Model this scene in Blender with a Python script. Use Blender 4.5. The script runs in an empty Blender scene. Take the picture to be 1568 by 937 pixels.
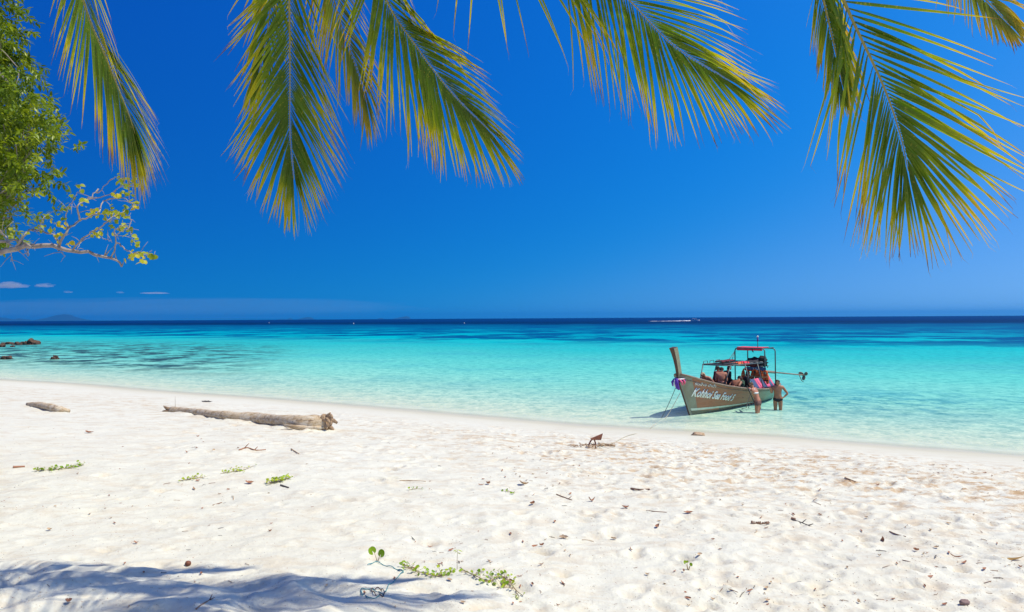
import bpy, bmesh, math, random
import numpy as np
from mathutils import Vector, Matrix, Quaternion, noise as mnoise

random.seed(11)
S = bpy.context.scene
COL = S.collection
R = math.radians
PI = math.pi

# ------------------------------------------------------------------ camera
CAM_Z = 3.87
F_PX = 1045.0                      # focal length in photo pixels (1568 wide)
PITCH = math.atan(18.7 / F_PX)
ROLL = -R(0.31)
cam_d = bpy.data.cameras.new('camera')
cam = bpy.data.objects.new('camera', cam_d)
COL.objects.link(cam)
cam_d.sensor_width = 36.0
cam_d.lens = 36.0 * F_PX / 1568.0
cam_d.clip_start = 0.05
cam_d.clip_end = 90000.0
CM = Matrix.Rotation(R(90) + PITCH, 3, 'X') @ Matrix.Rotation(ROLL, 3, 'Z')
cam.matrix_world = Matrix.Translation((0, 0, CAM_Z)) @ CM.to_4x4()
S.camera = cam

# ------------------------------------------------------------------ sky and sun
SUN_EL, SUN_AZ = R(60), R(101)      # azimuth clockwise from +Y
S.view_settings.view_transform = 'Standard'
S.view_settings.look = 'None'
S.view_settings.exposure = 0.0
S.view_settings.gamma = 1.0
S.view_settings.use_curve_mapping = False
S.render.engine = 'CYCLES'
S.cycles.use_denoising = True
S.cycles.max_bounces = 8
S.cycles.transparent_max_bounces = 16
S.cycles.volume_bounces = 0
S.cycles.caustics_reflective = False
S.cycles.caustics_refractive = False

W = bpy.data.worlds.new('World')
S.world = W
W.use_nodes = True
wn, wl = W.node_tree.nodes, W.node_tree.links
bg = wn['Background']
sky = wn.new('ShaderNodeTexSky')
sky.sky_type = 'NISHITA'
sky.sun_disc = False
sky.sun_elevation = SUN_EL
sky.sun_rotation = SUN_AZ
sky.altitude = 0
sky.air_density = 0.6
sky.dust_density = 0.0
sky.ozone_density = 6.0
bg.inputs['Strength'].default_value = 0.09
def _wm(op, a, b=None, clamp=False):
    nd = wn.new('ShaderNodeMath'); nd.operation = op; nd.use_clamp = clamp
    for i, v in enumerate((a, b)):
        if v is None: continue
        if isinstance(v, (int, float)): nd.inputs[i].default_value = v
        else: wl.new(v, nd.inputs[i])
    return nd.outputs[0]
# colour response of the photograph's polarised sky: contrast per channel, darker away from the sun's side
_sc = wn.new('ShaderNodeSeparateColor'); wl.new(sky.outputs['Color'], _sc.inputs[0])
_tc = wn.new('ShaderNodeTexCoord')
_sd = wn.new('ShaderNodeSeparateXYZ'); wl.new(_tc.outputs['Generated'], _sd.inputs[0])
_g = _wm('MULTIPLY', _wm('POWER', _wm('MULTIPLY', _sc.outputs[1], .09), .46), _wm('EXPONENT', _wm('MULTIPLY', _sd.outputs[0], .86)))
_g = _wm('MULTIPLY', _g, .365)
_b = _wm('MULTIPLY', _wm('POWER', _wm('MULTIPLY', _sc.outputs[2], .09), .12), _wm('EXPONENT', _wm('MULTIPLY', _sd.outputs[0], .50)))
_b = _wm('MULTIPLY', _b, .72)
_x = _wm('SUBTRACT', _wm('MULTIPLY', _g, .85), .215)
_r = _wm('MULTIPLY', _wm('ADD', _x, _wm('SQRT', _wm('ADD', _wm('MULTIPLY', _x, _x), .0012))), .5)
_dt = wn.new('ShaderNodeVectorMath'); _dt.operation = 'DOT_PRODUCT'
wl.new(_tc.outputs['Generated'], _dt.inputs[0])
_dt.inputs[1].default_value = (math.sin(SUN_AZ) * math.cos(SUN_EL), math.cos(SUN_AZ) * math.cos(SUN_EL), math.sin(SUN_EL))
_glow = _wm('MULTIPLY', _wm('POWER', _wm('MAXIMUM', _dt.outputs['Value'], 0.0), 6.0), .55)   # glow round the sun, added for warm fill light
_cc = wn.new('ShaderNodeCombineColor')
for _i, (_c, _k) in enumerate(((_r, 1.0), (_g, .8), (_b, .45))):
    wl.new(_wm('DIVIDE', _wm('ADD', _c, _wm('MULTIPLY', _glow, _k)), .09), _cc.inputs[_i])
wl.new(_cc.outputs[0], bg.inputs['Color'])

sun_d = bpy.data.lights.new('sun', 'SUN')
sun_d.energy = 4.5
sun_d.angle = R(0.53)
sun_d.color = (1.0, 0.955, 0.82)
sun = bpy.data.objects.new('sun', sun_d)
COL.objects.link(sun)
SDIR = Vector((math.sin(SUN_AZ) * math.cos(SUN_EL), math.cos(SUN_AZ) * math.cos(SUN_EL), math.sin(SUN_EL)))
sun.rotation_euler = SDIR.to_track_quat('Z', 'Y').to_euler()
sun.location = SDIR * 30

# ------------------------------------------------------------------ naming helpers
def tag(o, label=None, cat=None, group=None, kind=None):
    if label: o['label'] = label
    if cat: o['category'] = cat
    if group: o['group'] = group
    if kind: o['kind'] = kind
    return o

def link(name, data, parent=None, loc=(0, 0, 0)):
    o = bpy.data.objects.new(name, data)
    COL.objects.link(o)
    o.location = loc
    if parent is not None: o.parent = parent
    return o

def thing(name, label, cat, loc=(0, 0, 0), rz=0.0, group=None):
    o = link(name, None, None, loc)
    o.rotation_euler = (0, 0, rz)
    o.empty_display_size = 0.2
    return tag(o, label, cat, group)

def copy_tree(o, parent=None):
    c = o.copy()
    COL.objects.link(c)
    c.parent = parent
    for ch in list(o.children):
        copy_tree(ch, c)
    return c

# ------------------------------------------------------------------ material helpers
MATS = {}
class NT:
    def __init__(self, name):
        self.m = bpy.data.materials.new(name)
        self.m.use_nodes = True
        self.n, self.l = self.m.node_tree.nodes, self.m.node_tree.links
        self.n.clear()
        self.out = self.n.new('ShaderNodeOutputMaterial')
    def node(self, t, **kw):
        nd = self.n.new('ShaderNode' + t)
        for k, v in kw.items():
            if hasattr(nd, k): setattr(nd, k, v)
        return nd
    def link(self, a, b): self.l.new(a, b)
    def noise(self, scale, detail=4, rough=.55, vec=None, dim='3D'):
        nd = self.node('TexNoise'); nd.noise_dimensions = dim
        nd.inputs['Scale'].default_value = scale
        nd.inputs['Detail'].default_value = detail
        nd.inputs['Roughness'].default_value = rough
        if vec is not None: self.link(vec, nd.inputs['Vector'])
        return nd.outputs['Fac']
    def ramp(self, fac, stops, interp='LINEAR'):
        nd = self.node('ValToRGB'); cr = nd.color_ramp; cr.interpolation = interp
        while len(cr.elements) < len(stops): cr.elements.new(0.5)
        for e, (p, c) in zip(cr.elements, stops):
            e.position = p
            e.color = (c[0], c[1], c[2], 1) if hasattr(c, '__len__') else (c, c, c, 1)
        self.link(fac, nd.inputs['Fac'])
        return nd.outputs['Color']
    def math(self, op, a, b=None, clamp=False):
        nd = self.node('Math'); nd.operation = op; nd.use_clamp = clamp
        for i, v in enumerate((a, b)):
            if v is None: continue
            if isinstance(v, (int, float)): nd.inputs[i].default_value = v
            else: self.link(v, nd.inputs[i])
        return nd.outputs[0]
    def mix(self, fac, a, b, blend='MIX'):
        nd = self.node('Mix'); nd.data_type = 'RGBA'; nd.blend_type = blend
        for s, v in ((nd.inputs[0], fac), (nd.inputs[6], a), (nd.inputs[7], b)):
            if isinstance(v, (int, float)): s.default_value = v
            elif hasattr(v, '__len__'): s.default_value = (v[0], v[1], v[2], 1)
            else: self.link(v, s)
        return nd.outputs[2]
    def bump(self, h, strength=.5, dist=.02, normal=None):
        nd = self.node('Bump')
        nd.inputs['Strength'].default_value = strength
        nd.inputs['Distance'].default_value = dist
        self.link(h, nd.inputs['Height'])
        if normal is not None: self.link(normal, nd.inputs['Normal'])
        return nd.outputs['Normal']
    def attr(self, name):
        nd = self.node('Attribute'); nd.attribute_name = name
        return nd
    def obj(self):
        return self.node('TexCoord').outputs['Object']
    def pos(self):
        return self.node('NewGeometry').outputs['Position']
    def bsdf(self, color, rough=.6, metal=0, normal=None, spec=.5):
        nd = self.node('BsdfPrincipled')
        for s, v in (('Base Color', color), ('Roughness', rough), ('Metallic', metal), ('Specular IOR Level', spec)):
            if isinstance(v, (int, float)): nd.inputs[s].default_value = v
            elif hasattr(v, '__len__'): nd.inputs[s].default_value = (v[0], v[1], v[2], 1)
            else: self.link(v, nd.inputs[s])
        if normal is not None: self.link(normal, nd.inputs['Normal'])
        return nd
    def done(self, shader):
        self.link(shader, self.out.inputs['Surface'])
        MATS[self.m.name] = self.m
        return self.m

def mat(name, c1, c2=None, rough=.6, scale=8, metal=0, bump=0.0, bscale=None, dist=.01, spec=.4, stretch=None):
    """mottled procedural material"""
    t = NT(name)
    v = t.obj()
    if stretch:
        mp = t.node('Mapping'); mp.inputs['Scale'].default_value = stretch
        t.link(v, mp.inputs['Vector']); v = mp.outputs['Vector']
    if c2 is None: c2 = tuple(x * .7 for x in c1)
    f = t.noise(scale, 5, .6, v)
    col = t.ramp(f, [(.35, c1), (.68, c2)])
    nrm = None
    if bump:
        nrm = t.bump(t.noise(bscale or scale * 3, 4, .6, v), bump, dist)
    return t.done(t.bsdf(col, rough, metal, nrm, spec).outputs[0])

def leaf_mat(name, stops, along='leafu', trans=.35, rough=.4, vary=.25, spot=None, under=None):
    """thin leaf: colour runs base to tip, some light passes through"""
    t = NT(name)
    a = t.attr(along)
    f = t.math('ADD', a.outputs['Fac'], t.math('MULTIPLY', t.math('SUBTRACT', t.noise(3.0, 3, .6, t.obj()), .5), vary))
    col = t.ramp(f, stops)
    if spot:
        sp = t.ramp(t.noise(60, 3, .6, t.obj()), [(.60, 0), (.66, 1)])
        col = t.mix(t.math('MULTIPLY', sp, .6), col, spot)
    d = t.bsdf(col, rough, 0, None, .35)
    tr = t.node('BsdfTranslucent')
    t.link(t.mix(1.0, col, (1.0, 1.0, .55), 'MULTIPLY'), tr.inputs['Color'])
    mx = t.node('MixShader'); mx.inputs[0].default_value = trans
    t.link(d.outputs[0], mx.inputs[1]); t.link(tr.outputs[0], mx.inputs[2])
    return t.done(mx.outputs[0])

# ------------------------------------------------------------------ mesh helpers
class MB:
    """collects shapes into one mesh object"""
    def __init__(self):
        self.v, self.f, self.mi, self.at = [], [], [], []
    def add(self, vs, fs, mi=0, at=None):
        b = len(self.v)
        self.v += [tuple(p) for p in vs]
        self.f += [tuple(i + b for i in f) for f in fs]
        self.mi += [mi] * len(fs)
        self.at += list(at) if at is not None else [0.0] * len(vs)
    def box(self, c, s, rot=None, mi=0):
        vs = []
        for x in (-.5, .5):
            for y in (-.5, .5):
                for z in (-.5, .5):
                    p = Vector((x * s[0], y * s[1], z * s[2]))
                    if rot is not None: p = rot @ p
                    vs.append(p + Vector(c))
        self.add(vs, [(0, 1, 3, 2), (4, 6, 7, 5), (0, 4, 5, 1), (2, 3, 7, 6), (0, 2, 6, 4), (1, 5, 7, 3)], mi)
    def tube(self, pts, rad, n=8, mi=0, cap=True, at=None, squash=None):
        pts = [Vector(p) for p in pts]
        if not hasattr(rad, '__len__'): rad = [rad] * len(pts)
        vs, fs, av = [], [], []
        ref = None
        for i, p in enumerate(pts):
            a = pts[max(i - 1, 0)]; b = pts[min(i + 1, len(pts) - 1)]
            t = (b - a)
            t = t.normalized() if t.length > 1e-9 else Vector((0, 0, 1))
            if ref is None:
                ref = Vector((0, 0, 1)) if abs(t.z) < .9 else Vector((1, 0, 0))
            u = (ref - t * ref.dot(t)).normalized()
            w = t.cross(u)
            ref = u
            for k in range(n):
                an = 2 * PI * k / n
                vs.append(p + (u * math.cos(an) * (squash or 1) + w * math.sin(an)) * rad[i])
                av.append(at[i] if at is not None else 0)
        for i in range(len(pts) - 1):
            for k in range(n):
                k2 = (k + 1) % n
                fs.append((i * n + k, i * n + k2, (i + 1) * n + k2, (i + 1) * n + k))
        if cap:
            fs.append(tuple(range(n))[::-1]); fs.append(tuple((len(pts) - 1) * n + k for k in range(n)))
        self.add(vs, fs, mi, av)
    def ball(self, c, r, seg=10, rings=7, mi=0, rot=None, lump=0.0, seed=0.0):
        if not hasattr(r, '__len__'): r = (r, r, r)
        vs, fs = [], []
        for i in range(rings + 1):
            th = PI * i / rings
            for k in range(seg):
                ph = 2 * PI * k / seg
                d = Vector((math.sin(th) * math.cos(ph), math.sin(th) * math.sin(ph), math.cos(th)))
                s = 1 + lump * (mnoise.noise(d * 1.7 + Vector((seed, seed * .7, 0))) + .5 * mnoise.noise(d * 4 + Vector((seed, 3, 0))))
                p = Vector((d.x * r[0], d.y * r[1], d.z * r[2])) * s
                if rot is not None: p = rot @ p
                vs.append(p + Vector(c))
        for i in range(rings):
            for k in range(seg):
                k2 = (k + 1) % seg
                fs.append((i * seg + k, (i + 1) * seg + k, (i + 1) * seg + k2, i * seg + k2))
        self.add(vs, fs, mi)
    def mesh(self, name, mats, smooth=True, attr=None):
        me = bpy.data.meshes.new(name)
        me.from_pydata([tuple(v) for v in self.v], [], self.f)
        if not isinstance(mats, (list, tuple)): mats = [mats]
        for m in mats: me.materials.append(m)
        me.polygons.foreach_set('material_index', self.mi)
        if smooth: me.polygons.foreach_set('use_smooth', [True] * len(self.f))
        if attr:
            a = me.attributes.new(attr, 'FLOAT', 'POINT')
            a.data.foreach_set('value', [float(x) for x in self.at])
        me.update()
        return me
    def build(self, name, mats, parent=None, smooth=True, attr=None, loc=(0, 0, 0)):
        return link(name, self.mesh(name, mats, smooth, attr), parent, loc)

def clean(o, bev=0.0, seg=2, dist=1e-5):
    bm = bmesh.new(); bm.from_mesh(o.data)
    bmesh.ops.remove_doubles(bm, verts=bm.verts, dist=dist)
    bmesh.ops.recalc_face_normals(bm, faces=bm.faces)
    if bev:
        ed = [e for e in bm.edges if len(e.link_faces) == 2 and e.calc_face_angle(0) > .6]
        bmesh.ops.bevel(bm, geom=ed, offset=bev, segments=seg, affect='EDGES', profile=.6)
    bm.to_mesh(o.data); bm.free()
    return o

def spline(pts, n):
    """Catmull-Rom through pts, n samples"""
    P = [Vector(p) for p in pts]
    P = [P[0] * 2 - P[1]] + P + [P[-1] * 2 - P[-2]]
    m = len(P) - 3
    out = []
    for i in range(n):
        u = i / (n - 1) * m
        k = min(int(u), m - 1); t = u - k
        a, b, c, d = P[k:k + 4]
        out.append(.5 * ((2 * b) + (c - a) * t + (2 * a - 5 * b + 4 * c - d) * t * t + (3 * b - a - 3 * c + d) * t ** 3))
    return out

# ------------------------------------------------------------------ terrain
RV, UV, FV = CM.col[0].copy(), CM.col[1].copy(), -CM.col[2]
def ray(px, py):
    """direction with unit forward component for a photo pixel"""
    return FV + RV * ((px - 784) / F_PX) - UV * ((py - 468.5) / F_PX)
def at_dist(px, py, D):
    d = ray(px, py)
    return Vector((0, 0, CAM_Z)) + d * (D / d.y)
def on_z(px, py, z=0.0):
    d = ray(px, py)
    return Vector((0, 0, CAM_Z)) + d * ((z - CAM_Z) / d.z)

_sp = [on_z(a, b) for a, b in ((0, 581), (125, 588), (250, 599), (400, 609), (560, 622), (700, 634), (900, 651),
                               (1100, 663), (1200, 668), (1350, 681), (1568, 697))]
_sx = np.array([-3000., -400., -120., -60.] + [p.x for p in _sp] + [30., 60., 400., 3000.])
_sl = (_sp[-1].y - _sp[-3].y) / (_sp[-1].x - _sp[-3].x)
_sy = np.array([_sp[0].y + 600., _sp[0].y + 110., _sp[0].y + 42, _sp[0].y + 15] + [p.y for p in _sp] +
               [_sp[-1].y + _sl * (30 - _sp[-1].x), _sp[-1].y - 22, _sp[-1].y - 110, _sp[-1].y - 600])
def _smooth_shore():
    xs = np.concatenate([np.linspace(-3000, -60, 60), np.linspace(-59.5, 60, 480), np.linspace(65, 3000, 60)])
    ys = np.interp(xs, _sx, _sy)
    k = np.hanning(13); k /= k.sum()
    y2 = np.convolve(np.pad(ys, 6, mode='edge'), k, mode='valid')
    m = np.abs(xs) < 56
    ys[m] = y2[m]
    return xs, ys
SHX, SHY = _smooth_shore()

def offshore(x, y):
    return (y - np.interp(x, SHX, SHY)) * 0.88

_rng = np.random.RandomState(5)
_perm = _rng.permutation(4096)
_gr = _rng.uniform(0, 2 * PI, 4096)
def perlin(x, y, seed=0):
    xi, yi = np.floor(x).astype(np.int64), np.floor(y).astype(np.int64)
    xf, yf = x - xi, y - yi
    def g(ix, iy, dx, dy):
        a = _gr[_perm[(ix + _perm[(iy + seed * 37) & 4095]) & 4095]]
        return np.cos(a) * dx + np.sin(a) * dy
    u = xf ** 3 * (xf * (xf * 6 - 15) + 10); v = yf ** 3 * (yf * (yf * 6 - 15) + 10)
    a = g(xi, yi, xf, yf); b = g(xi + 1, yi, xf - 1, yf)
    c = g(xi, yi + 1, xf, yf - 1); d = g(xi + 1, yi + 1, xf - 1, yf - 1)
    return (a + u * (b - a)) + v * ((c + u * (d - c)) - (a + u * (b - a)))
def sstep(a, b, x):
    t = np.clip((x - a) / (b - a), 0, 1)
    return t * t * (3 - 2 * t)

def base_z(x, y):
    d = offshore(x, y)
    inland = 1.70 * np.tanh(np.maximum(-d, 0) / 17.0) + .012 * np.maximum(-d - 25, 0).clip(0, 60)
    sea = -(.075 * np.maximum(d, 0)).clip(0, 3.0) - sstep(90, 400, d) * 6.0
    return np.where(d < 0, inland, sea)

def ground_z(x, y):
    x = np.asarray(x, float); y = np.asarray(y, float)
    d = offshore(x, y)
    z = base_z(x, y)
    dry = sstep(2.0, 7.5, -d)
    near = np.exp(-np.hypot(x, y) / 60.0)
    wx = x + .5 * perlin(x * .5, y * .5, 9); wy = y + .5 * perlin(x * .5 + 7, y * .5, 8)
    hum = .085 * perlin(wx * .55, wy * .55, 1) + .050 * perlin(wx * 1.35, wy * 1.35, 2) + .024 * perlin(wx * 3.1, wy * 3.1, 3) \
        + .010 * perlin(x * 7.3, y * 7.3, 4) + .005 * perlin(x * 15, y * 15, 6)
    z = z + hum * dry * near
    z = z + .014 * perlin(x * .9, y * .9, 5) * sstep(.2, 2, -d) * (1 - dry)
    z = z + (.022 * perlin(x * .45, y * .8, 31) + .010 * perlin(x * 1.6, y * 2.2, 32)) * np.exp(-(d / 2.0) ** 2)
    # wind and foot worn ridges, lower left of the view
    rm = sstep(1.2, -1.6, x + .25 * (y - 5)) * sstep(7.6, 6.0, y) * sstep(2.0, 3.5, y)
    q = 1 - np.abs(perlin(wx * .55 + wy * .5, wy * 1.9 - wx * .22, 12)) * 2.4
    q2 = 1 - np.abs(perlin(wx * 1.3 + 3, wy * 3.0 - wx * .5, 13)) * 2.4
    z = z + rm * (.120 * np.maximum(q, 0) ** 1.3 + .045 * np.maximum(q2, 0)) * dry
    return z
# ------------------------------------------------------------------ ground sheet
def axis(fine0, fine1, step, lo, hi, g1=1.02, g2=1.09, far=45):
    a = list(np.arange(fine0, fine1, step))
    s, v, up = step, fine1, []
    while v < hi:
        up.append(v); s *= g1 if v < far else g2; v += s
    up.append(hi)
    s, v, dn = step, fine0 - step, []
    while v > lo:
        dn.append(v); s *= g1 * 1.02 if v > -far else g2; v -= s
    dn.append(lo)
    return np.array(dn[::-1] + a + up)

GX = axis(-7.0, 7.0, .04, -32000, 32000, 1.016, 1.10, 42)
GY = axis(4.6, 11.5, .032, -32000, 32000, 1.011, 1.10, 60)
XX, YY = np.meshgrid(GX, GY)
GZ = ground_z(XX, YY)
FOOT = np.zeros_like(GZ)
_r = np.random.RandomState(3)
def dent(x, y, a, b, ang, dep):
    rr = max(a, b) * 2.2
    i0, i1 = np.searchsorted(GX, [x - rr, x + rr]); j0, j1 = np.searchsorted(GY, [y - rr, y + rr])
    if i1 - i0 < 2 or j1 - j0 < 2: return
    X = XX[j0:j1, i0:i1] - x; Y = YY[j0:j1, i0:i1] - y
    c, s = math.cos(ang), math.sin(ang)
    r2 = ((X * c + Y * s) / a) ** 2 + ((-X * s + Y * c) / b) ** 2
    h = -dep * np.exp(-r2 * 1.3) + dep * .45 * np.exp(-(np.sqrt(r2) - 1.45) ** 2 / .12)
    GZ[j0:j1, i0:i1] += h
    FOOT[j0:j1, i0:i1] = np.maximum(FOOT[j0:j1, i0:i1], np.exp(-r2 * 1.2) * dep / .04)
n = 0
while n < 3700:
    y = 5.2 + (30 - 5.2) * _r.rand() ** 1.15
    x = (_r.rand() * 2 - 1) * (y * .8 + 1)
    d = -float(offshore(x, y))
    if d < 4.2: continue
    # the busiest belt lies midway down the beach and to the right
    belt = math.exp(-((d - 7.5) / 4.0) ** 2)
    right = 1 / (1 + math.exp(-(x - .05 * y) * .8))
    if _r.rand() > .10 + .75 * belt * (.35 + .65 * right) + .35 * right: continue
    small = _r.rand() < .45
    L = (.05 + .05 * _r.rand()) if small else (.10 + .07 * _r.rand())
    dent(x, y, L, L * (.45 + .3 * _r.rand()), _r.rand() * PI, (.009 + .028 * _r.rand()) * (.7 if small else 1.1) * (1 + .2 * belt))
    n += 1
dent(9.9, 27.7, .3, .3, 0, .02)

def grid_mesh(name, X, Y, Z, keep=None, attrs=None):
    ny, nx = Z.shape
    me = bpy.data.meshes.new(name)
    co = np.empty((ny * nx, 3), np.float32)
    co[:, 0] = np.broadcast_to(X, Z.shape).ravel(); co[:, 1] = np.broadcast_to(Y, Z.shape).ravel(); co[:, 2] = Z.ravel()
    idx = np.arange(ny * nx).reshape(ny, nx)
    q = np.stack([idx[:-1, :-1], idx[:-1, 1:], idx[1:, 1:], idx[1:, :-1]], -1).reshape(-1, 4)
    if keep is not None:
        kk = keep[:-1, :-1] | keep[:-1, 1:] | keep[1:, 1:] | keep[1:, :-1]
        q = q[kk.ravel()]
        used = np.zeros(ny * nx, bool); used[q.ravel()] = True
        remap = np.cumsum(used) - 1
        co = co[used]; q = remap[q]
    else:
        used = None
    me.vertices.add(len(co)); me.vertices.foreach_set('co', co.ravel())
    me.loops.add(q.size); me.loops.foreach_set('vertex_index', q.ravel().astype(np.int32))
    me.polygons.add(len(q)); me.polygons.foreach_set('loop_start', np.arange(0, q.size, 4, dtype=np.int32))
    me.update(calc_edges=True)
    me.polygons.foreach_set('use_smooth', np.ones(len(q), bool))
    for k, v in (attrs or {}).items():
        a = me.attributes.new(k, 'FLOAT', 'POINT')
        v = v.ravel()
        if used is not None: v = v[used]
        a.data.foreach_set('value', v.astype(np.float32))
    me.update()
    return me

def gz(x, y):
    i = int(np.clip(np.searchsorted(GX, x) - 1, 0, len(GX) - 2)); j = int(np.clip(np.searchsorted(GY, y) - 1, 0, len(GY) - 2))
    u = (x - GX[i]) / (GX[i + 1] - GX[i]); v = (y - GY[j]) / (GY[j + 1] - GY[j])
    return float((GZ[j, i] * (1 - u) + GZ[j, i + 1] * u) * (1 - v) + (GZ[j + 1, i] * (1 - u) + GZ[j + 1, i + 1] * u) * v)
def on_ground(px, py):
    d = ray(px, py); t = 4.0; C = Vector((0, 0, CAM_Z))
    p = C
    while t < 60:
        p = C + d * t
        if p.z < gz(p.x, p.y): break
        t += .04 if t < 12 else .15
    return Vector((p.x, p.y, gz(p.x, p.y)))
def ground_normal(x, y, e=.06):
    return Vector((gz(x - e, y) - gz(x + e, y), gz(x, y - e) - gz(x, y + e), 2 * e)).normalized()

# sand
t = NT('coral_sand')
P = t.pos()
sx = t.node('SeparateXYZ'); t.link(P, sx.inputs[0])
big = t.noise(.35, 4, .6, P)
col = t.ramp(big, [(.35, (.715, .685, .555)), (.7, (.68, .64, .505))])
fine = t.noise(60, 4, .7, P)
col = t.mix(.22, col, t.ramp(fine, [(.3, (.57, .53, .42)), (.62, (.76, .735, .62))]))
grit = t.ramp(t.noise(150, 2, .5, P), [(.70, 0), (.76, 1)])
col = t.mix(t.math('MULTIPLY', grit, .30), col, (.40, .31, .22))
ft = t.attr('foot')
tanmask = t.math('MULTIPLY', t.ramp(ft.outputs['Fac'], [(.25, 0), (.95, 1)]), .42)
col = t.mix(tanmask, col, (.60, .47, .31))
# coarse patches of tan sand in the busy belt
mpp = t.node('Mapping'); mpp.inputs['Scale'].default_value = (.6, 1.15, 1.0); mpp.inputs['Rotation'].default_value = (0, 0, .35); t.link(P, mpp.inputs['Vector'])
tp = t.math('MULTIPLY', t.ramp(t.noise(3.0, 8, .76, mpp.outputs[0]), [(.49, 0), (.60, 1)]), t.attr('belt').outputs['Fac'])
col = t.mix(tp, col, (.50, .345, .195))
# damp and wet sand along the waterline
zz = t.math('ADD', sx.outputs['Z'], t.math('MULTIPLY', t.math('SUBTRACT', t.noise(1.2, 3, .5, P), .5), .09))
damp = t.ramp(t.math('MULTIPLY', zz, 2.0), [(.20, 1), (.44, .40), (.80, 0)])
col = t.mix(damp, col, (.57, .525, .385))
col = t.mix(t.ramp(t.math('ADD', sx.outputs['Z'], .5), [(.42, 1), (.485, 0)]), col, (.72, .69, .57))
wetr = t.ramp(t.math('MULTIPLY', zz, 2.0), [(.05, .5), (.25, .9)])
hgt = t.math('ADD', t.math('MULTIPLY', t.noise(22, 5, .65, P), 1.0), t.math('MULTIPLY', t.noise(5, 4, .6, P), 2.2))
dryf = t.ramp(t.math('MULTIPLY', zz, 2.0), [(.2, .05), (.8, 1)])
nb = t.node('Bump'); nb.inputs['Distance'].default_value = .035
t.link(hgt, nb.inputs['Height']); t.link(t.math('MULTIPLY', dryf, .36), nb.inputs['Strength'])
SAND = t.done(t.bsdf(col, wetr, 0, nb.outputs[0], .25).outputs[0])

DD = -offshore(XX, YY)
BELT = np.exp(-((DD - 7.5) / 4.0) ** 2) * (.35 + .65 / (1 + np.exp(-(XX - .05 * YY) * .8))) + .25 * sstep(3, 8, DD)
# sand drifted against the two driftwood logs
_r2 = random.Random(9)
for pix_, w_ in ((((262, 631.5), (300, 636), (345, 642), (400, 648.5), (455, 655), (500, 658)), .32), (((42, 621), (62, 626), (85, 630.5), (106, 633)), .22)):
    P_ = spline([on_ground(a_, b_) for a_, b_ in pix_], 26)
    for p_ in P_:
        if _r2.random() < .25: continue
        x_, y_ = p_.x + _r2.gauss(0, .05), p_.y - w_ * .45 + _r2.gauss(0, .05)
        i0, i1 = np.searchsorted(GX, [x_ - 1, x_ + 1]); j0, j1 = np.searchsorted(GY, [y_ - 1, y_ + 1])
        GZ[j0:j1, i0:i1] += .045 * np.exp(-((XX[j0:j1, i0:i1] - x_) ** 2 + (YY[j0:j1, i0:i1] - y_) ** 2 * 1.5) / (w_ * (.5 + .6 * _r2.random())) ** 2)
g = grid_mesh('sand_beach', XX, YY, GZ, None, {'foot': FOOT, 'belt': BELT.clip(0, 1)})
g.materials.append(SAND)
ground = link('ground', g); ground['kind'] = 'structure'
ground['label'] = 'white coral sand beach sloping down to the sea'

# ------------------------------------------------------------------ sea
WX = axis(-8.0, 16.0, .12, -32000, 32000, 1.03, 1.10, 60)
WY = axis(18.0, 46.0, .12, 2, 32000, 1.03, 1.08, 90)
WXX, WYY = np.meshgrid(WX, WY)
OFF = offshore(WXX, WYY)
WZ = np.zeros_like(OFF)
amp = .02 * np.exp(-WYY / 120) * sstep(0, 6, OFF)
WZ += amp * (perlin(WXX * .5, WYY * .8, 21) + .7 * perlin(WXX * 1.1 + 5, WYY * 1.7, 22))
V = np.log2(1 + np.maximum(OFF, 0) / 4.0) / 11.0
t = NT('sea_water')
P = t.pos()
geo = t.node('NewGeometry')
cd = t.node('CameraData')
v0 = t.attr('off').outputs['Fac']
wob = t.math('MULTIPLY', t.math('SUBTRACT', t.noise(.035, 4, .6, P), .5), .10)
v1 = t.math('ADD', v0, wob)
def vv(d): return math.log2(1 + d / 4.0) / 11.0
body = t.ramp(v1, [
    (vv(.2), (.80, .86, .68)), (vv(2), (.74, .88, .68)), (vv(5), (.52, .78, .61)), (vv(12), (.27, .64, .51)),
    (vv(26), (.115, .53, .45)), (vv(48), (.04, .45, .42)), (vv(85), (.0, .42, .44)), (vv(120), (.0, .32, .40)),
    (vv(190), (.0, .19, .31)), (vv(320), (.0, .085, .19)), (vv(370), (.0, .014, .065)), (vv(900), (.0, .022, .115))])
# reef and seagrass patches on the bottom
reef = t.ramp(t.noise(.048, 7, .70, P), [(.45, 0), (.53, 1)])
rz = t.ramp(v0, [(vv(60), 0), (vv(95), .95), (vv(330), .7), (vv(480), 0)])
body = t.mix(t.math('MULTIPLY', reef, rz), body, (.0, .06, .20))
reef2 = t.ramp(t.noise(.09, 6, .68, P), [(.50, 0), (.64, 1)])
rz2 = t.ramp(v0, [(vv(3), 0), (vv(9), .42), (vv(70), .34), (vv(110), 0)])
body = t.mix(t.math('MULTIPLY', reef2, rz2), body, (.05, .34, .40))
# dark weed beds close in, beside the rocks at the left
la = t.attr('weed').outputs['Fac']
wd = t.ramp(t.noise(.30, 6, .72, P), [(.45, 0), (.56, 1)])
body = t.mix(t.math('MULTIPLY', t.math('MULTIPLY', wd, la), 1.0), body, (.03, .085, .10))
rgt = t.attr('bed').outputs['Fac']
wd2 = t.ramp(t.noise(.9, 6, .75, P), [(.47, 0), (.60, 1)])
body = t.mix(t.math('MULTIPLY', t.math('MULTIPLY', wd2, rgt), .85), body, (.03, .26, .34))
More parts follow.
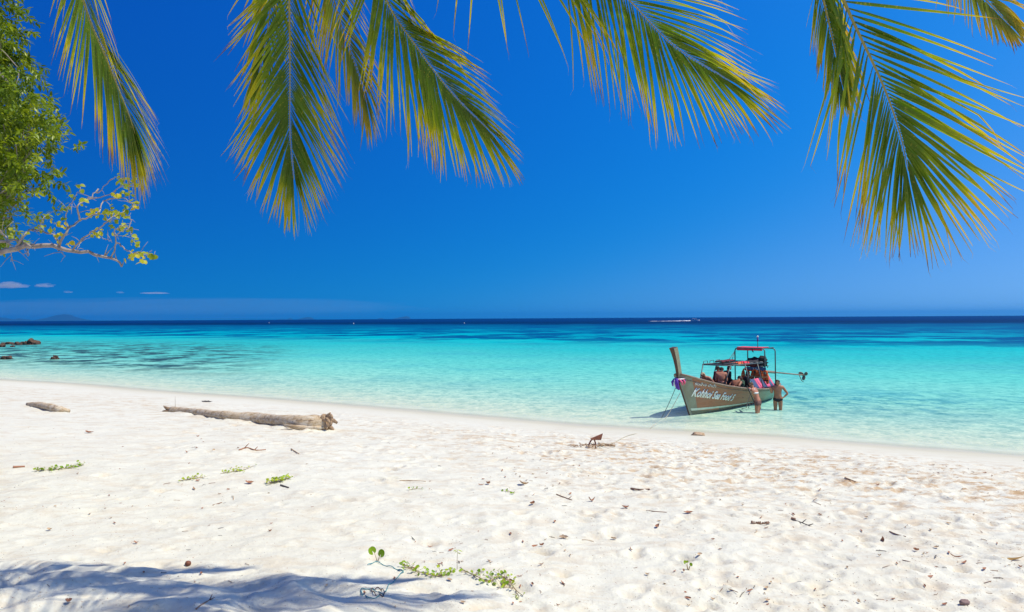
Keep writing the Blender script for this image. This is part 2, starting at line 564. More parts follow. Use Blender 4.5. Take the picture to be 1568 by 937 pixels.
# wavelets: their light and dark refraction pattern painted into the water colour
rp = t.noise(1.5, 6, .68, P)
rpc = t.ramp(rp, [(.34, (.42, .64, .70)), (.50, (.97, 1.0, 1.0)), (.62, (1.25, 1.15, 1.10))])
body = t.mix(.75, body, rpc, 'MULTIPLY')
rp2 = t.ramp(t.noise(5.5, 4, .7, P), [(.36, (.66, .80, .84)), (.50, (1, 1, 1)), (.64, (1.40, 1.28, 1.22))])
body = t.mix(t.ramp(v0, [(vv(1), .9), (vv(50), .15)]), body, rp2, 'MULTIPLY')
h = t.math('ADD', t.math('MULTIPLY', t.noise(1.3, 5, .6, P), 1.0), t.math('MULTIPLY', t.noise(6.5, 3, .6, P), .22))
bp = t.node('Bump'); bp.inputs['Distance'].default_value = .10
t.link(h, bp.inputs['Height'])
t.link(t.ramp(v0, [(vv(.3), .05), (vv(4), .4), (vv(30), .6), (vv(300), .25)]), bp.inputs['Strength'])
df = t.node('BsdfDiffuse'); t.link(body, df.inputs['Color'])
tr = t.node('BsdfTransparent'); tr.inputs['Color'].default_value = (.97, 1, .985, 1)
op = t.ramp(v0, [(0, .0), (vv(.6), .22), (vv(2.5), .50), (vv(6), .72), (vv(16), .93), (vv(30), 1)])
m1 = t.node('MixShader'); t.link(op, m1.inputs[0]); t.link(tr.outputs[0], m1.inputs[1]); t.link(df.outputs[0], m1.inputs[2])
gl = t.node('BsdfGlossy'); gl.inputs['Roughness'].default_value = .12; t.link(bp.outputs[0], gl.inputs['Normal'])
fr = t.node('Fresnel'); fr.inputs['IOR'].default_value = 1.33; t.link(bp.outputs[0], fr.inputs['Normal'])
ff = t.math('MULTIPLY', fr.outputs[0], .12)        # seen through the polariser the photograph was taken with
m2 = t.node('MixShader'); t.link(ff, m2.inputs[0]); t.link(m1.outputs[0], m2.inputs[1]); t.link(gl.outputs[0], m2.inputs[2])
SEA = t.done(m2.outputs[0])
WEED = sstep(-15, -30, WXX + .25 * (WYY - 55)) * sstep(4, 14, OFF) * sstep(70, 30, OFF)
BED = np.exp(-((WXX - 16.5) / 7.0) ** 2 - ((WYY - 31.5) / 5.5) ** 2) * sstep(3, 7, OFF)
me = grid_mesh('sea', WXX, WYY, WZ, OFF > -2.5, {'off': V, 'weed': WEED, 'bed': BED})
me.materials.append(SEA)
water = link('water', me); water['kind'] = 'structure'
water['label'] = 'clear turquoise sea deepening to navy blue at the horizon'

# ------------------------------------------------------------------ far islands
ISL = mat('island_forest', (.012, .032, .04), (.02, .04, .045), .9, .004)
def island(x0, x1, py_top, D, prof, label, seed):
    """ridge profile (u, height) spanning photo columns x0..x1 at distance D"""
    a, b = at_dist(x0, 488, D).x, at_dist(x1, 488, D).x
    hz = 487 - 8.5 * ((x0 + x1) / 2 - 784) / 1568
    hmax = (hz - py_top) / F_PX * D + CAM_Z
    nu, nd = 60, 14
    mb = MB(); vs = []; fs = []
    px_, ph = zip(*prof)
    for j in range(nd):
        w = j / (nd - 1) * 2 - 1
        for i in range(nu):
            u = i / (nu - 1)
            h = float(np.interp(u, px_, ph)) * hmax
            k = max(0, 1 - abs(w) ** 1.5)
            n_ = 1 + .16 * mnoise.noise(Vector((u * 14, w * 3, seed))) + .08 * mnoise.noise(Vector((u * 40, w * 9, seed)))
            vs.append((a + (b - a) * u, w * (b - a) * .30 * (1 - .3 * u), max(h * k * n_, 0) - 12))
    for j in range(nd - 1):
        for i in range(nu - 1):
            q = j * nu + i
            fs.append((q, q + 1, q + nu + 1, q + nu))
    # underside closes the shell
    mb.add(vs, fs)
    o = mb.build('island', ISL, None, True, None, (0, D, 0))
    return tag(o, label, 'island', 'islands along the horizon')
island(52, 142, 480.3, 24000, [(0, 0), (.12, .3), (.3, .62), (.45, .95), (.52, 1), (.62, .85), (.8, .35), (1, 0)],
       'dark blue hazy island with one broad peak on the far left horizon', 1)
island(-60, 50, 484.0, 25000, [(0, .5), (.2, .8), (.5, 1), (.62, .7), (.72, .35), (.82, .6), (.88, .5), (1, 0)],
       'low blue island cut by the left edge of the photo', 2)
island(420, 450, 486.4, 27000, [(0, 0), (.3, .5), (.6, .4), (.85, 1), (1, 0)], 'faint low islet left of its neighbour with the rounded top', 3)
island(452, 482, 484.8, 27000, [(0, 0), (.25, .45), (.6, 1), (.85, .8), (1, 0)], 'faint small island with a rounded top below the second palm frond', 4)
island(575, 590, 486.3, 28000, [(0, 0), (.4, 1), (.7, .8), (1, 0)], 'faintest low islet just left of the domed island at mid horizon', 5)
island(596, 629, 483.6, 28000, [(0, 0), (.3, .35), (.55, .7), (.75, 1), (.93, .9), (1, 0)], 'faint domed island on the horizon near the middle of the photo', 6)

# ------------------------------------------------------------------ haze and clouds
t = NT('sea_haze')
pv = t.node('VolumePrincipled')
pv.inputs['Color'].default_value = (.03, .42, .95, 1)
pv.inputs['Density'].default_value = 4e-5
pv.inputs['Anisotropy'].default_value = .2
t.link(pv.outputs[0], t.out.inputs['Volume'])
hz = MB(); hz.box((0, 0, 0), (1, 1, 1))
HZ_TOP = 230.0
o = hz.build('haze', t.m, None, False)
o.location = (0, 0, (HZ_TOP - 14) / 2); o.scale = (64400, 64400, HZ_TOP + 14)
tag(o, 'thin blue sea haze fading the far islands', 'haze', None, 'stuff')

t = NT('cloud_vapour')
pv = t.node('VolumePrincipled')
pv.inputs['Color'].default_value = (.95, .92, .93, 1)
pv.inputs['Density'].default_value = .0010
t.link(pv.outputs[0], t.out.inputs['Volume'])
CLOUD = t.m
def cloud(px, py, wpx, hpx, label, seed, D=42000):
    c = at_dist(px, py, D); k = D / F_PX
    rs = random.Random(seed)
    mb = MB()
    mb.ball((0, 0, 0), (wpx * k / 2, wpx * k * .35, hpx * k / 2), 40, 24, lump=.55, seed=seed)
    for v in range(len(mb.v)):
        x, y, z = mb.v[v]
        s = 1 if z > 0 else .45
        mb.v[v] = (x, y, z * s)
    o = mb.build('cloud', CLOUD, None, True, None, c)
    return tag(o, label, 'cloud', 'small clouds low over the sea')
cloud(14, 438, 44, 13, 'largest small puffy cloud at the left edge above the horizon', 3)
cloud(68, 438, 25, 8, 'second largest puffy cloud, just right of the one at the left edge', 5)
cloud(104, 447.5, 13, 4, 'tiny cloud wisp below and right of the two puffy clouds', 8)
cloud(184, 448, 12, 4, 'tiny round cloud wisp under the bare leafy branch', 9)
cloud(238, 449, 40, 3.4, 'thin flat cloud streak right of the tiny round wisp', 12)

t = NT('thin_cloud_vapour')
pv = t.node('VolumePrincipled'); pv.inputs['Color'].default_value = (.90, .90, .95, 1); pv.inputs['Density'].default_value = 2.6e-5
t.link(pv.outputs[0], t.out.inputs['Volume'])
mb = MB(); mb.ball((0, 0, 0), (19000, 2600, 900), 60, 24, lump=.35, seed=6)
o = mb.build('cloud', t.m, None, True, None, at_dist(250, 474, 52000))
tag(o, 'long faint veil of cloud lying on the left half of the horizon', 'cloud', 'small clouds low over the sea')
# ------------------------------------------------------------------ long-tail boat
BX, BY = 7.05, 27.1                       # where the stem meets the water
BANG = math.atan2(.74, .67)               # local +x runs from bow to stern
BM = Matrix.Translation((BX, BY, 0)) @ Matrix.Rotation(BANG, 4, 'Z')
def bw(s, l, z): return BM @ Vector((s, l, z))

WOODHULL = NT('varnished_hull_planks')
t = WOODHULL
o_ = t.obj()
mp = t.node('Mapping'); mp.inputs['Scale'].default_value = (1.0, 1.0, 6.0); t.link(o_, mp.inputs['Vector'])
c = t.ramp(t.noise(1.6, 6, .65, mp.outputs[0]), [(.3, (.30, .11, .055)), (.5, (.40, .16, .085)), (.7, (.31, .17, .10))])
sxx = t.node('SeparateXYZ'); t.link(o_, sxx.inputs[0])
green = t.noise(.9, 5, .7, o_)
gx = t.math('ADD', t.math('MULTIPLY', sxx.outputs[0], .22), t.math('MULTIPLY', green, .9))
c = t.mix(t.ramp(t.math('MULTIPLY', gx, .5), [(.66, 0), (.90, .95)]), c, (.33, .37, .27))
lines = t.math('FRACT', t.math('MULTIPLY', sxx.outputs[2], 5.0))
seam = t.ramp(lines, [(.0, 1), (.05, 0), (.95, 0), (1, 1)])
c = t.mix(t.math('MULTIPLY', seam, .35), c, (.09, .05, .03))
c = t.mix(t.ramp(t.noise(3.2, 5, .75, o_), [(.60, 0), (.72, .5)]), c, (.20, .10, .055))
WOODHULL = t.done(t.bsdf(c, .55, 0, t.bump(seam, .3, .01), .4).outputs[0])
BOWGREY = mat('weathered_bow_paint', (.30, .31, .22), (.24, .21, .15), .7, 2.5, stretch=(1, 1, .5))
DARKWOOD = mat('dark_stem_wood', (.115, .052, .032), (.075, .036, .024), .6, 3)
PROWSIDE = mat('pale_prow_side', (.30, .29, .18), (.22, .20, .13), .6, 3)
STRIPE = mat('cream_waterline_paint', (.66, .72, .58), (.48, .56, .46), .6, 4)
BOTTOM = mat('hull_bottom_paint', (.17, .15, .11), (.12, .13, .10), .7, 3)
INNER = mat('inner_wood', (.20, .12, .075), (.13, .08, .05), .7, 5)
RAIL = mat('worn_gunwale', (.30, .22, .15), (.20, .13, .09), .6, 4)
STEEL = mat('grey_painted_steel', (.13, .15, .15), (.09, .10, .10), .45, 5, metal=.3)
STEELD = mat('dark_steel', (.045, .05, .05), (.07, .06, .05), .5, 8, metal=.4)
RED = mat('red_canvas', (.85, .05, .09), (.75, .04, .07), .75, 6)
BLUEC = mat('blue_painted_board', (.05, .14, .27), (.04, .10, .21), .5, 5)
PINK = mat('pink_cloth', (.80, .14, .24), (.68, .10, .20), .85, 8)
NAVY = mat('navy_cloth', (.06, .10, .20), (.045, .07, .15), .85, 8)
ORANGE = mat('orange_vest_nylon', (.80, .15, .03), (.62, .10, .02), .7, 9, bump=.3)
YELLOWS = mat('pale_webbing', (.75, .55, .20), (.6, .4, .15), .8, 9)
BLACKC = mat('black_cloth', (.022, .02, .024), (.035, .03, .032), .85, 9)
DARKRED = mat('maroon_cloth', (.16, .025, .03), (.10, .02, .025), .85, 9)
WHITEP = mat('white_lettering_paint', (.86, .87, .82), (.74, .75, .70), .6, 30)
WHITEC = mat('white_cloth', (.78, .76, .72), (.68, .66, .62), .85, 9)
PURPLE = mat('purple_ribbon', (.13, .05, .38), (.09, .03, .26), .7, 9)

LEN = 7.6
def stem_x(z): return -(.62 * z) if z < 1.45 else -(.62 * 1.45 + .30 * (z - 1.45))
def b_w(u):    # half beam at the gunwale
    s = u * LEN
    a = .07 + .90 * (1 - max(0, 1 - s / 3.4) ** 2.0) ** .66
    if s > 5.6: a -= .34 * ((s - 5.6) / (LEN - 5.6)) ** 1.6
    return a
_gs = [(0, 1.68), (.6, 1.46), (1.2, 1.27), (2, 1.08), (3, .91), (4, .78), (5, .69), (6, .63), (7, .63), (LEN, .70)]
def g_h(u):
    return float(np.interp(u * LEN, [a for a, _ in _gs], [b for _, b in _gs]))
ZK = -.20
def hull_pt(u, v, side, off=0.0):
    """u bow to stern, v keel to gunwale, side +-1; off pushes outward"""
    top = g_h(u); z = ZK + (top - ZK) * v
    sx = stem_x(z)
    x = sx + (LEN - sx + (.10 * v if True else 0)) * u
    fl = .30 + .70 * (v ** .85)
    if v < .16: fl *= (v / .16) ** .5 * .999 + .001
    w = b_w(u) * fl + .0
    if u < .02: w = max(w, .07 * (.6 + .4 * v))
    return Vector((x, side * (w + off), z))
def hull_side(rows, cols, side, v0=0.0, v1=1.0, u0=0.0, u1=1.0, off=0.0, ez=0.0):
    vs = []; fs = []
    for i in range(cols + 1):
        u = u0 + (u1 - u0) * (i / cols) ** 1.25
        for j in range(rows + 1):
            p = hull_pt(u, v0 + (v1 - v0) * j / rows, side, off); p.z += ez; vs.append(p)
    for i in range(cols):
        for j in range(rows):
            a = i * (rows + 1) + j; q = (a, a + rows + 1, a + rows + 2, a + 1)
            fs.append(q if side < 0 else q[::-1])
    return vs, fs

boat = thing('longtail_boat', 'brown wooden long-tail boat with upswept prow grounded in the shallows, white name on its side', 'boat')
boat.matrix_world = BM
mb = MB()
for sd in (-1, 1):
    vs, fs = hull_side(14, 60, sd)
    mi = []
    b = len(mb.v); mb.v += [tuple(v) for v in vs]; mb.f += [tuple(i + b for i in f) for f in fs]; mb.at += [0] * len(vs)
    for f in fs:
        c_ = sum((vs[i] for i in f), Vector()) / 4
        lim = .17 - .02 * c_.x
        mi.append(2 if c_.z < lim else (1 if c_.x < .30 - .58 * c_.z and c_.z > .1 else 0))
    mb.mi += mi
# transom
tr_ = [hull_pt(1, j / 10, -1) for j in range(11)] + [hull_pt(1, j / 10, 1) for j in range(10, -1, -1)]
mb.add(tr_, [tuple(range(len(tr_)))], 0)
# inner skin and sole, so the hull has thickness
for sd in (-1, 1):
    vs, fs = hull_side(8, 40, sd, .42, .985, .03, .985, -.075)
    mb.add(vs, [f[::-1] for f in fs], 3)
hull = mb.build('hull', [WOODHULL, BOWGREY, BOTTOM, INNER], boat)
hull.data.materials[0] = WOODHULL
for sd in (-1, 1):
    mb = MB()
    pts = [hull_pt((i / 40) ** 1.2, 1, sd, .012) for i in range(41)]
    mb.tube(pts, .036, 6)
    mb.build('gunwale', RAIL, boat)
# raised plank line under the gunwale
mb = MB()
for sd in (-1, 1):
    mb.tube([hull_pt(.02 + .97 * (i / 40) ** 1.2, .90, sd, .006) for i in range(41)], .016, 5)
mb.build('rubbing_strip', RAIL, boat)
mb = MB()
for sd in (-1, 1):
    pts = []
    vs = []; fs = []
    n_ = 50
    for i in range(n_ + 1):
        u = .004 + .62 * (i / n_) ** 1.2
        x = u * LEN
        for zz_ in (.175 - .018 * x + .012, .285 - .032 * x):
            top = g_h(u); v = (max(zz_, .03) - ZK) / (top - ZK)
            vs.append(hull_pt(u, v, sd, .010))
    for i in range(n_):
        q = (2 * i, 2 * i + 2, 2 * i + 3, 2 * i + 1); fs.append(q if sd < 0 else q[::-1])
    mb.add(vs, fs)
mb.build('waterline_stripe', STRIPE, boat)
# deck boards and thwarts
mb = MB(); vs = []; fs = []
for i in range(31):
    u = .05 + .94 * i / 30
    z = .24 + .30 * max(0, 1 - u * 3.0)
    v = (z - ZK) / (g_h(u) - ZK)
    w = hull_pt(u, v, 1).y - .05
    x = hull_pt(u, v, 1).x
    vs += [(x, -w, z), (x, w, z)]
for i in range(30): fs.append((2 * i, 2 * i + 2, 2 * i + 3, 2 * i + 1))
mb.add(vs, fs); mb.build('deck', INNER, boat)
for s_ in (1.6, 2.5, 3.4, 4.3):
    mb = MB(); mb.box((s_, 0, .62), (.30, 2 * b_w(s_ / LEN) * .70, .035)); mb.build('bench', INNER, boat, False)
# stem post and upswept prow
mb = MB()
rows = []
for i in range(25):
    z = ZK + (1.62 - ZK) * i / 24
    x = stem_x(z)
    rows.append((z, x - .10, x + .20, .045 + .01 * max(0, z)))
vs = []; fs = []
for z, xa, xb, w in rows: vs += [(xa, -w * .7, z), (xa, w * .7, z), (xb, w * 1.9, z), (xb, -w * 1.9, z)]
for i in range(24):
    for k in range(4): fs.append((4 * i + k, 4 * i + (k + 1) % 4, 4 * i + 4 + (k + 1) % 4, 4 * i + 4 + k))
fs += [(3, 2, 1, 0), tuple(96 + k for k in range(4))]
mb.add(vs, fs, 0); 
mi = []
for f in fs: mi.append(1)
mb.mi = mi
for i in range(24): mb.mi[4 * i] = 0
stem = mb.build('stem_post', [DARKWOOD, BOWGREY], boat, False)
mb = MB(); vs = []; fs = []; mi = []
PR = [(1.50, .02, .18, .055), (1.75, .01, .16, .058), (2.0, -.03, .15, .064), (2.25, -.09, .16, .074), (2.5, -.18, .18, .088), (2.72, -.29, .20, .105)]
for z, da, wd_, hw in PR:
    x0 = stem_x(1.45) - .14 * (z - 1.45) + da - .12
    vs += [(x0, -hw * .95, z - .02), (x0, hw * .95, z - .02), (x0 + wd_ + .10, hw, z + .02), (x0 + wd_ + .10, -hw, z + .02)]
for i in range(len(PR) - 1):
    for k in range(4):
        fs.append((4 * i + k, 4 * i + (k + 1) % 4, 4 * i + 4 + (k + 1) % 4, 4 * i + 4 + k)); mi.append(0 if k == 0 else 1)
k0 = 4 * (len(PR) - 1)
fs += [(3, 2, 1, 0), (k0, k0 + 1, k0 + 2, k0 + 3)]; mi += [0, 0]
mb.add(vs, fs); mb.mi = mi
prow = mb.build('prow', [DARKWOOD, PROWSIDE], boat, False)
clean(prow, .012)

# lettering, bent onto the hull side
def hull_text(txt, s0, s1, va, vb, hgt, shear, weight, name='lettering', spread=1.0):
    cu = bpy.data.curves.new('txt', 'FONT'); cu.body = txt; cu.size = 1.0; cu.shear = shear; cu.offset = weight
    cu.resolution_u = 3; cu.space_character = spread
    tmp = bpy.data.objects.new('txt', cu); COL.objects.link(tmp)
    dg = bpy.context.evaluated_depsgraph_get(); dg.update()
    me = bpy.data.meshes.new_from_object(tmp.evaluated_get(dg))
    bpy.data.objects.remove(tmp); bpy.data.curves.remove(cu)
    xs = [v.co.x for v in me.vertices]; x0, x1 = min(xs), max(xs)
    for v in me.vertices:
        k = (v.co.x - x0) / (x1 - x0)
        s = s0 + (s1 - s0) * k
        zb = va + (vb - va) * k                      # height of the baseline
        z = zb + v.co.y * hgt * (1 - .18 * k)
        # find u, v for this length and height
        u = max(s / LEN, .0)
        for _ in range(4):
            vv_ = (z - ZK) / (g_h(u) - ZK)
            p = hull_pt(u, vv_, -1, .014)
            u = max(u + (s - p.x) / LEN, 0.001)
        v.co = p
    me.materials.clear(); me.materials.append(WHITEP)
    me.name = name
    bm = bmesh.new(); bm.from_mesh(me)
    ex = bmesh.ops.extrude_face_region(bm, geom=bm.faces[:])
    for g_ in ex['geom']:
        if isinstance(g_, bmesh.types.BMVert): g_.co.y -= .006
    bm.to_mesh(me); bm.free()
    return link(name, me, boat)
hull_text('Kohhoi Sea Food 5', -.32, 2.42, .79, .38, .48, .32, .030)
hull_text('\u0e23\u0e31\u0e1a\u0e08\u0e49\u0e32\u0e07 \u0e14\u0e33\u0e19\u0e49\u0e33', -.36, .78, 1.24, 1.07, .15, .0, .014)

# ---- steel frames
def tubes(name, runs, r, m=STEEL, parent=boat):
    mb = MB()
    for pts in runs: mb.tube(pts, r, 7)
    return mb.build(name, m, parent)
def arch(x, hw, z0, z1, rc=.12):
    return [(x, -hw, z0), (x, -hw, z1 - rc), (x, -hw + rc * .3, z1 - rc * .3), (x, -hw + rc, z1), (x, hw - rc, z1), (x, hw - rc * .3, z1 - rc * .3), (x, hw, z1 - rc), (x, hw, z0)]
RZ = 1.86                                    # height of the low baggage rack
R0, R1 = 2.35, 5.6
low = []
for sd in (-1, 1):
    low.append([(R0 - .45, sd * .56, g_h(.25) + .02), (R0, sd * .62, RZ)])
    low.append([(R0, sd * .62, RZ), (R1, sd * .66, RZ - .06)])
    for s_ in (3.7, 5.0): low.append([(s_, sd * (b_w(s_ / LEN) - .06), g_h(s_ / LEN)), (s_, sd * .64, RZ - .02)])
for s_ in (R0, 2.9, 3.45, 4.0, 4.55, 5.1, R1): low.append([(s_, -.65, RZ - .02), (s_, .65, RZ - .02)])
tubes('baggage_rack', low, .024)
for s_ in (2.6, 3.2, 3.8):
    for sd in (-1, 1):
        tubes('rack_hoop', [[(s_ - .2, sd * .63, RZ), (s_ - .17, sd * .63, RZ + .12), (s_ + .17, sd * .63, RZ + .12), (s_ + .2, sd * .63, RZ)]], .013)
TZ = 2.44
F0, F1 = 5.72, 7.05
def rarch(x, hw, z0, z1):
    c_ = .13
    return [(x, hw, z0), (x, hw, z1 - c_), (x, hw - c_ * .3, z1 - c_ * .3), (x, hw - c_, z1), (x, -hw + c_, z1), (x, -hw + c_ * .3, z1 - c_ * .3), (x, -hw, z1 - c_), (x, -hw, z0)]
mb = MB()
mb.tube(rarch(F0, .70, .58, TZ), .028, 7)
for sd in (-1, 1): mb.tube([(F0, sd * .58, TZ), (F1, sd * .58, TZ)], .022, 7)
mb.build('roof_frame', STEEL, boat)
tubes('stern_arch', [rarch(F1, .66, .60, TZ - .04)], .028)
tubes('roof_brace', [[(F0, .70, TZ - .15), (F0 - .9, .66, RZ - .04)]], .015)
tubes('roof_brace', [[(F0, .70, TZ - .18), (F0 - .5, .66, RZ - .04)]], .015)
tubes('roof_brace', [[(F0, -.68, TZ - .08), (F0 + .30, -.70, 1.55)]], .015)
# red canvas canopy with a sag and a rolled edge
mb = MB(); vs = []; fs = []
nx_, ny_ = 14, 14
for i in range(nx_ + 1):
    for j in range(ny_ + 1):
        a = i / nx_; b = j / ny_ * 2 - 1
        z = TZ + .045 - .03 * math.sin(a * PI) * (1 - b * b)
        if i == 0: z -= .15
        if i == nx_: z -= .05
        vs.append((F0 - .05 + .80 * a, b * .60, z))
for i in range(nx_):
    for j in range(ny_):
        q = i * (ny_ + 1) + j; fs.append((q, q + ny_ + 1, q + ny_ + 2, q + 1))
mb.add(vs, fs)
cn = mb.build('canopy', RED, boat)
md = cn.modifiers.new('thick', 'SOLIDIFY'); md.thickness = .02
# aerial with a small pennant
mb = MB(); mb.tube([(F0 + .2, -.30, TZ + .02), (F0 + .2, -.30, TZ + .50)], .014, 6)
aer = mb.build('aerial', STEELD, boat)
mb = MB(); mb.ball((F0 + .2, -.30, TZ + .53), (.045, .045, .045), 8, 6); mb.build('aerial_cap', WHITEC, aer)
mb = MB(); mb.tube([(F0 + .2, -.30, TZ + .32), (F0 + .2, -.30, TZ + .50)], .034, 8); mb.build('pennant', PURPLE, aer)
mb = MB(); mb.tube([(F0 - .02, -.12, TZ - .02), (F0 - .02, -.14, TZ - .12), (F0 - .06, -.20, TZ - .18)], [.02, .03, .02], 6)
mb.build('lamp_hook', STEELD, boat)
tubes('luggage_shelf', [[(F0, .66, 1.62), (F0, -.68, 1.62)], [(F0 + .55, .66, 1.62), (F0 + .55, -.66, 1.62)], [(F0, -.4, 1.62), (F0 + .55, -.4, 1.62)], [(F0, -.1, 1.62), (F0 + .55, -.1, 1.62)], [(F0, .3, 1.62), (F0 + .55, .3, 1.62)]], .02)
# engine platform: engine block, tail shaft, propeller
eng = MB()
eng.box((6.85, .05, 1.22), (.55, .40, .34)); eng.box((6.82, .05, 1.45), (.36, .32, .12))
eng.tube([(6.57, .05, 1.30), (6.44, .05, 1.30)], .14, 12); eng.tube([(6.9, .24, 1.3), (6.9, .26, 1.56), (7.02, .26, 1.62)], .03, 7)
e_ = eng.build('engine', STEELD, boat, False)
clean(e_, .02)
mb = MB(); mb.tube([(7.1, .0, 1.02), (7.2, 0, .62)], .05, 8); mb.box((7.15, 0, 1.04), (.14, .30, .10)); mb.build('engine_mount', STEEL, boat, False)
sh = MB()
SE = Vector((11.3, -.45, .86))
S0 = Vector((6.9, .02, 1.32)); S1 = S0.lerp(SE, .33)
sh.tube([S0, S1], .062, 8); sh.tube([S1, SE], .034, 7)
shaft = sh.build('tail_shaft', RAIL, boat)
pr = MB()
pr.tube([SE + Vector((-.05, 0, 0)), SE + Vector((.12, 0, -.01))], [.05, .03], 8)
for k in range(3):
    a = 2 * PI * k / 3 + .5
    c_ = SE + Vector((.05, math.cos(a) * .14, math.sin(a) * .14))
    rot = Matrix.Rotation(a, 3, 'X') @ Matrix.Rotation(.6, 3, 'Y')
    pr.ball(c_, (.025, .15, .09), 10, 6, rot=Matrix.Rotation(a, 3, 'X') @ Matrix.Rotation(.55, 3, 'Z'))
pr.build('propeller', RAIL, shaft)
sk = MB(); sk.tube([SE + Vector((-.55, 0, .02)), SE + Vector((-.25, 0, -.26)), SE + Vector((.0, 0, -.34))], .02, 6)
sk.build('skeg', RAIL, shaft)
mb = MB(); mb.tube([(6.7, -.12, 1.36), (6.1, -.42, 1.30)], .02, 6); mb.build('tiller', STEEL, boat)
# signboard on the near side of the rack and the striped side cloth
sb = MB(); sb.box((F0 - .06, -.28, 1.50), (.03, .98, .17))
board = sb.build('signboard', BLUEC, boat, False)
def flat_text(txt, size, parent, m, loc, name='lettering'):
    cu = bpy.data.curves.new('txt', 'FONT'); cu.body = txt; cu.size = size; cu.extrude = .003; cu.align_x = 'CENTER'; cu.offset = .002
    tmp = bpy.data.objects.new('txt', cu); COL.objects.link(tmp)
    dg = bpy.context.evaluated_depsgraph_get(); dg.update()
    me = bpy.data.meshes.new_from_object(tmp.evaluated_get(dg)); bpy.data.objects.remove(tmp); bpy.data.curves.remove(cu)
    me.materials.clear(); me.materials.append(m)
    me.transform(Matrix.Translation(loc) @ Matrix.Rotation(PI / 2, 4, 'X'))
    return link(name, me, parent)
o_l = flat_text('T.bou', .13, board, WHITEP, Vector((0, 0, 0)))
o_l.data.transform(Matrix.Translation((F0 - .082, -.32, 1.455)) @ Matrix.Rotation(-PI / 2, 4, 'Z'))
for k, (m_, a, b) in enumerate(((NAVY, 4.30, 4.72), (PINK, 4.74, 5.20), (NAVY, 5.22, 5.62), (PINK, 5.64, 5.98), (NAVY, 6.0, 6.42), (PINK, 6.44, 6.58))):
    mb = MB(); vs = []; fs = []
    for i in range(5):
        x = a + (b - a) * i / 4
        for j in range(6):
            q = j / 5
            vs.append((x, -(.86 - .26 * q) + .01 * math.sin(x * 30 + q * 4) - (.0 if x < 6.2 else -.06), .72 + .42 * q))
    for i in range(4):
        for j in range(5): w_ = i * 6 + j; fs.append((w_, w_ + 6, w_ + 7, w_ + 1))
    mb.add(vs, fs)
    o = mb.build('side_cloth_panel', m_, boat)
    md = o.modifiers.new('thick', 'SOLIDIFY'); md.thickness = .012

# garland of ribbons tied round the prow
gl = thing('prow_garland', 'purple white and pink ribbons tied round the base of the boat prow', 'garland', bw(-.93, 0, 1.5), BANG)
gl.scale = (.82, .82, .82)
def ribbon(m, pts, w, name='ribbon'):
    mb = MB(); mb.tube(pts, w, 8, squash=.55); return mb.build(name, m, gl)
ring = [(.14 + .27 * math.cos(a), .19 * math.sin(a), .02 + .05 * math.cos(a)) for a in np.linspace(0, 2 * PI, 15)]
ribbon(WHITEC, ring, .075)
ribbon(PURPLE, [(x, y * 1.12, z - .10) for x, y, z in ring], .065)
ribbon(PINK, [(-.16, -.10, -.02), (-.10, -.22, -.14), (-.06, -.23, -.28)], [.07, .08, .05])
ribbon(PINK, [(.02, -.22, -.02), (.06, -.28, -.14), (.03, -.28, -.26)], [.06, .09, .05])
ribbon(PURPLE, [(-.20, .0, .02), (-.28, -.04, -.20), (-.22, -.06, -.42), (-.15, -.10, -.50)], [.08, .10, .10, .05])
ribbon(PURPLE, [(-.14, .14, .0), (-.22, .22, -.16), (-.20, .20, -.34)], [.08, .10, .06])
ribbon(WHITEC, [(-.22, .08, -.04), (-.27, .06, -.22), (-.24, .05, -.38)], [.05, .06, .04])

# things carried on the rack
def lump_thing(name, label, cat, m, s, l, z, r, seed, group=None, extra=None):
    mb = MB(); mb.ball((0, 0, 0), r, 18, 12, lump=.45, seed=seed)
    o = mb.build(name, m); o.location = bw(s, l, z); o.rotation_euler = (0, 0, BANG)
    return tag(o, label, cat, group)
bagp = thing('rucksack', 'large dark rucksack heaped on the rack under the red canopy', 'bag', bw(5.98, -.20, 1.62), BANG - PI / 2)
mb = MB(); mb.ball((0, 0, .16), (.46, .30, .24), 20, 14, lump=.5, seed=4); mb.build('bag_body', BLACKC, bagp)
mb = MB(); mb.ball((.30, -.05, .34), (.20, .18, .12), 12, 8, lump=.5, seed=7); mb.build('top_pocket', BLACKC, bagp)
mb = MB(); mb.ball((-.1, -.24, .06), (.34, .10, .10), 12, 8, lump=.4, seed=9); mb.build('front_pocket', DARKRED, bagp)
mb = MB(); mb.tube([(-.3, -.28, -.02), (-.1, -.32, .18), (.2, -.28, .30)], .02, 5); mb.build('strap', NAVY, bagp)
def towel(label, m, s0, s1, l, z, hang, seed):
    mb = MB(); vs = []; fs = []
    for i in range(13):
        s = s0 + (s1 - s0) * i / 12
        for j in range(9):
            b = j / 8 * 2 - 1
            zz_ = z + .05 + .045 * mnoise.noise(Vector((s * 4, b * 2, seed)))
            w = .24
            if b < -.35: zz_ -= hang * (-.35 - b) / .65; yy = l - w * .45 - .02 * math.sin(s * 20)
            else: yy = l + b * w
            vs.append(Vector((s, yy, zz_)))
    for i in range(12):
        for j in range(8): q = i * 9 + j; fs.append((q, q + 9, q + 10, q + 1))
    mb.add(vs, fs); o = mb.build('towel', m); o.matrix_world = BM
    md = o.modifiers.new('thick', 'SOLIDIFY'); md.thickness = .05
    return tag(o, label, 'towel', 'cloths and vests laid on the rack')
towel('long dark cloth laid on the front end of the baggage rack', BLACKC, 2.4, 3.2, -.45, RZ, .10, 1)
towel('orange cloth folded over the middle of the baggage rack', ORANGE, 3.2, 3.85, -.42, RZ, .12, 2)
towel('red cloth folded over the rack beside the orange one', RED, 3.85, 4.4, -.44, RZ, .13, 3)
towel('black cloth rolled on the rack ahead of the blue signboard', BLACKC, 4.4, 5.45, -.42, RZ, .10, 4)
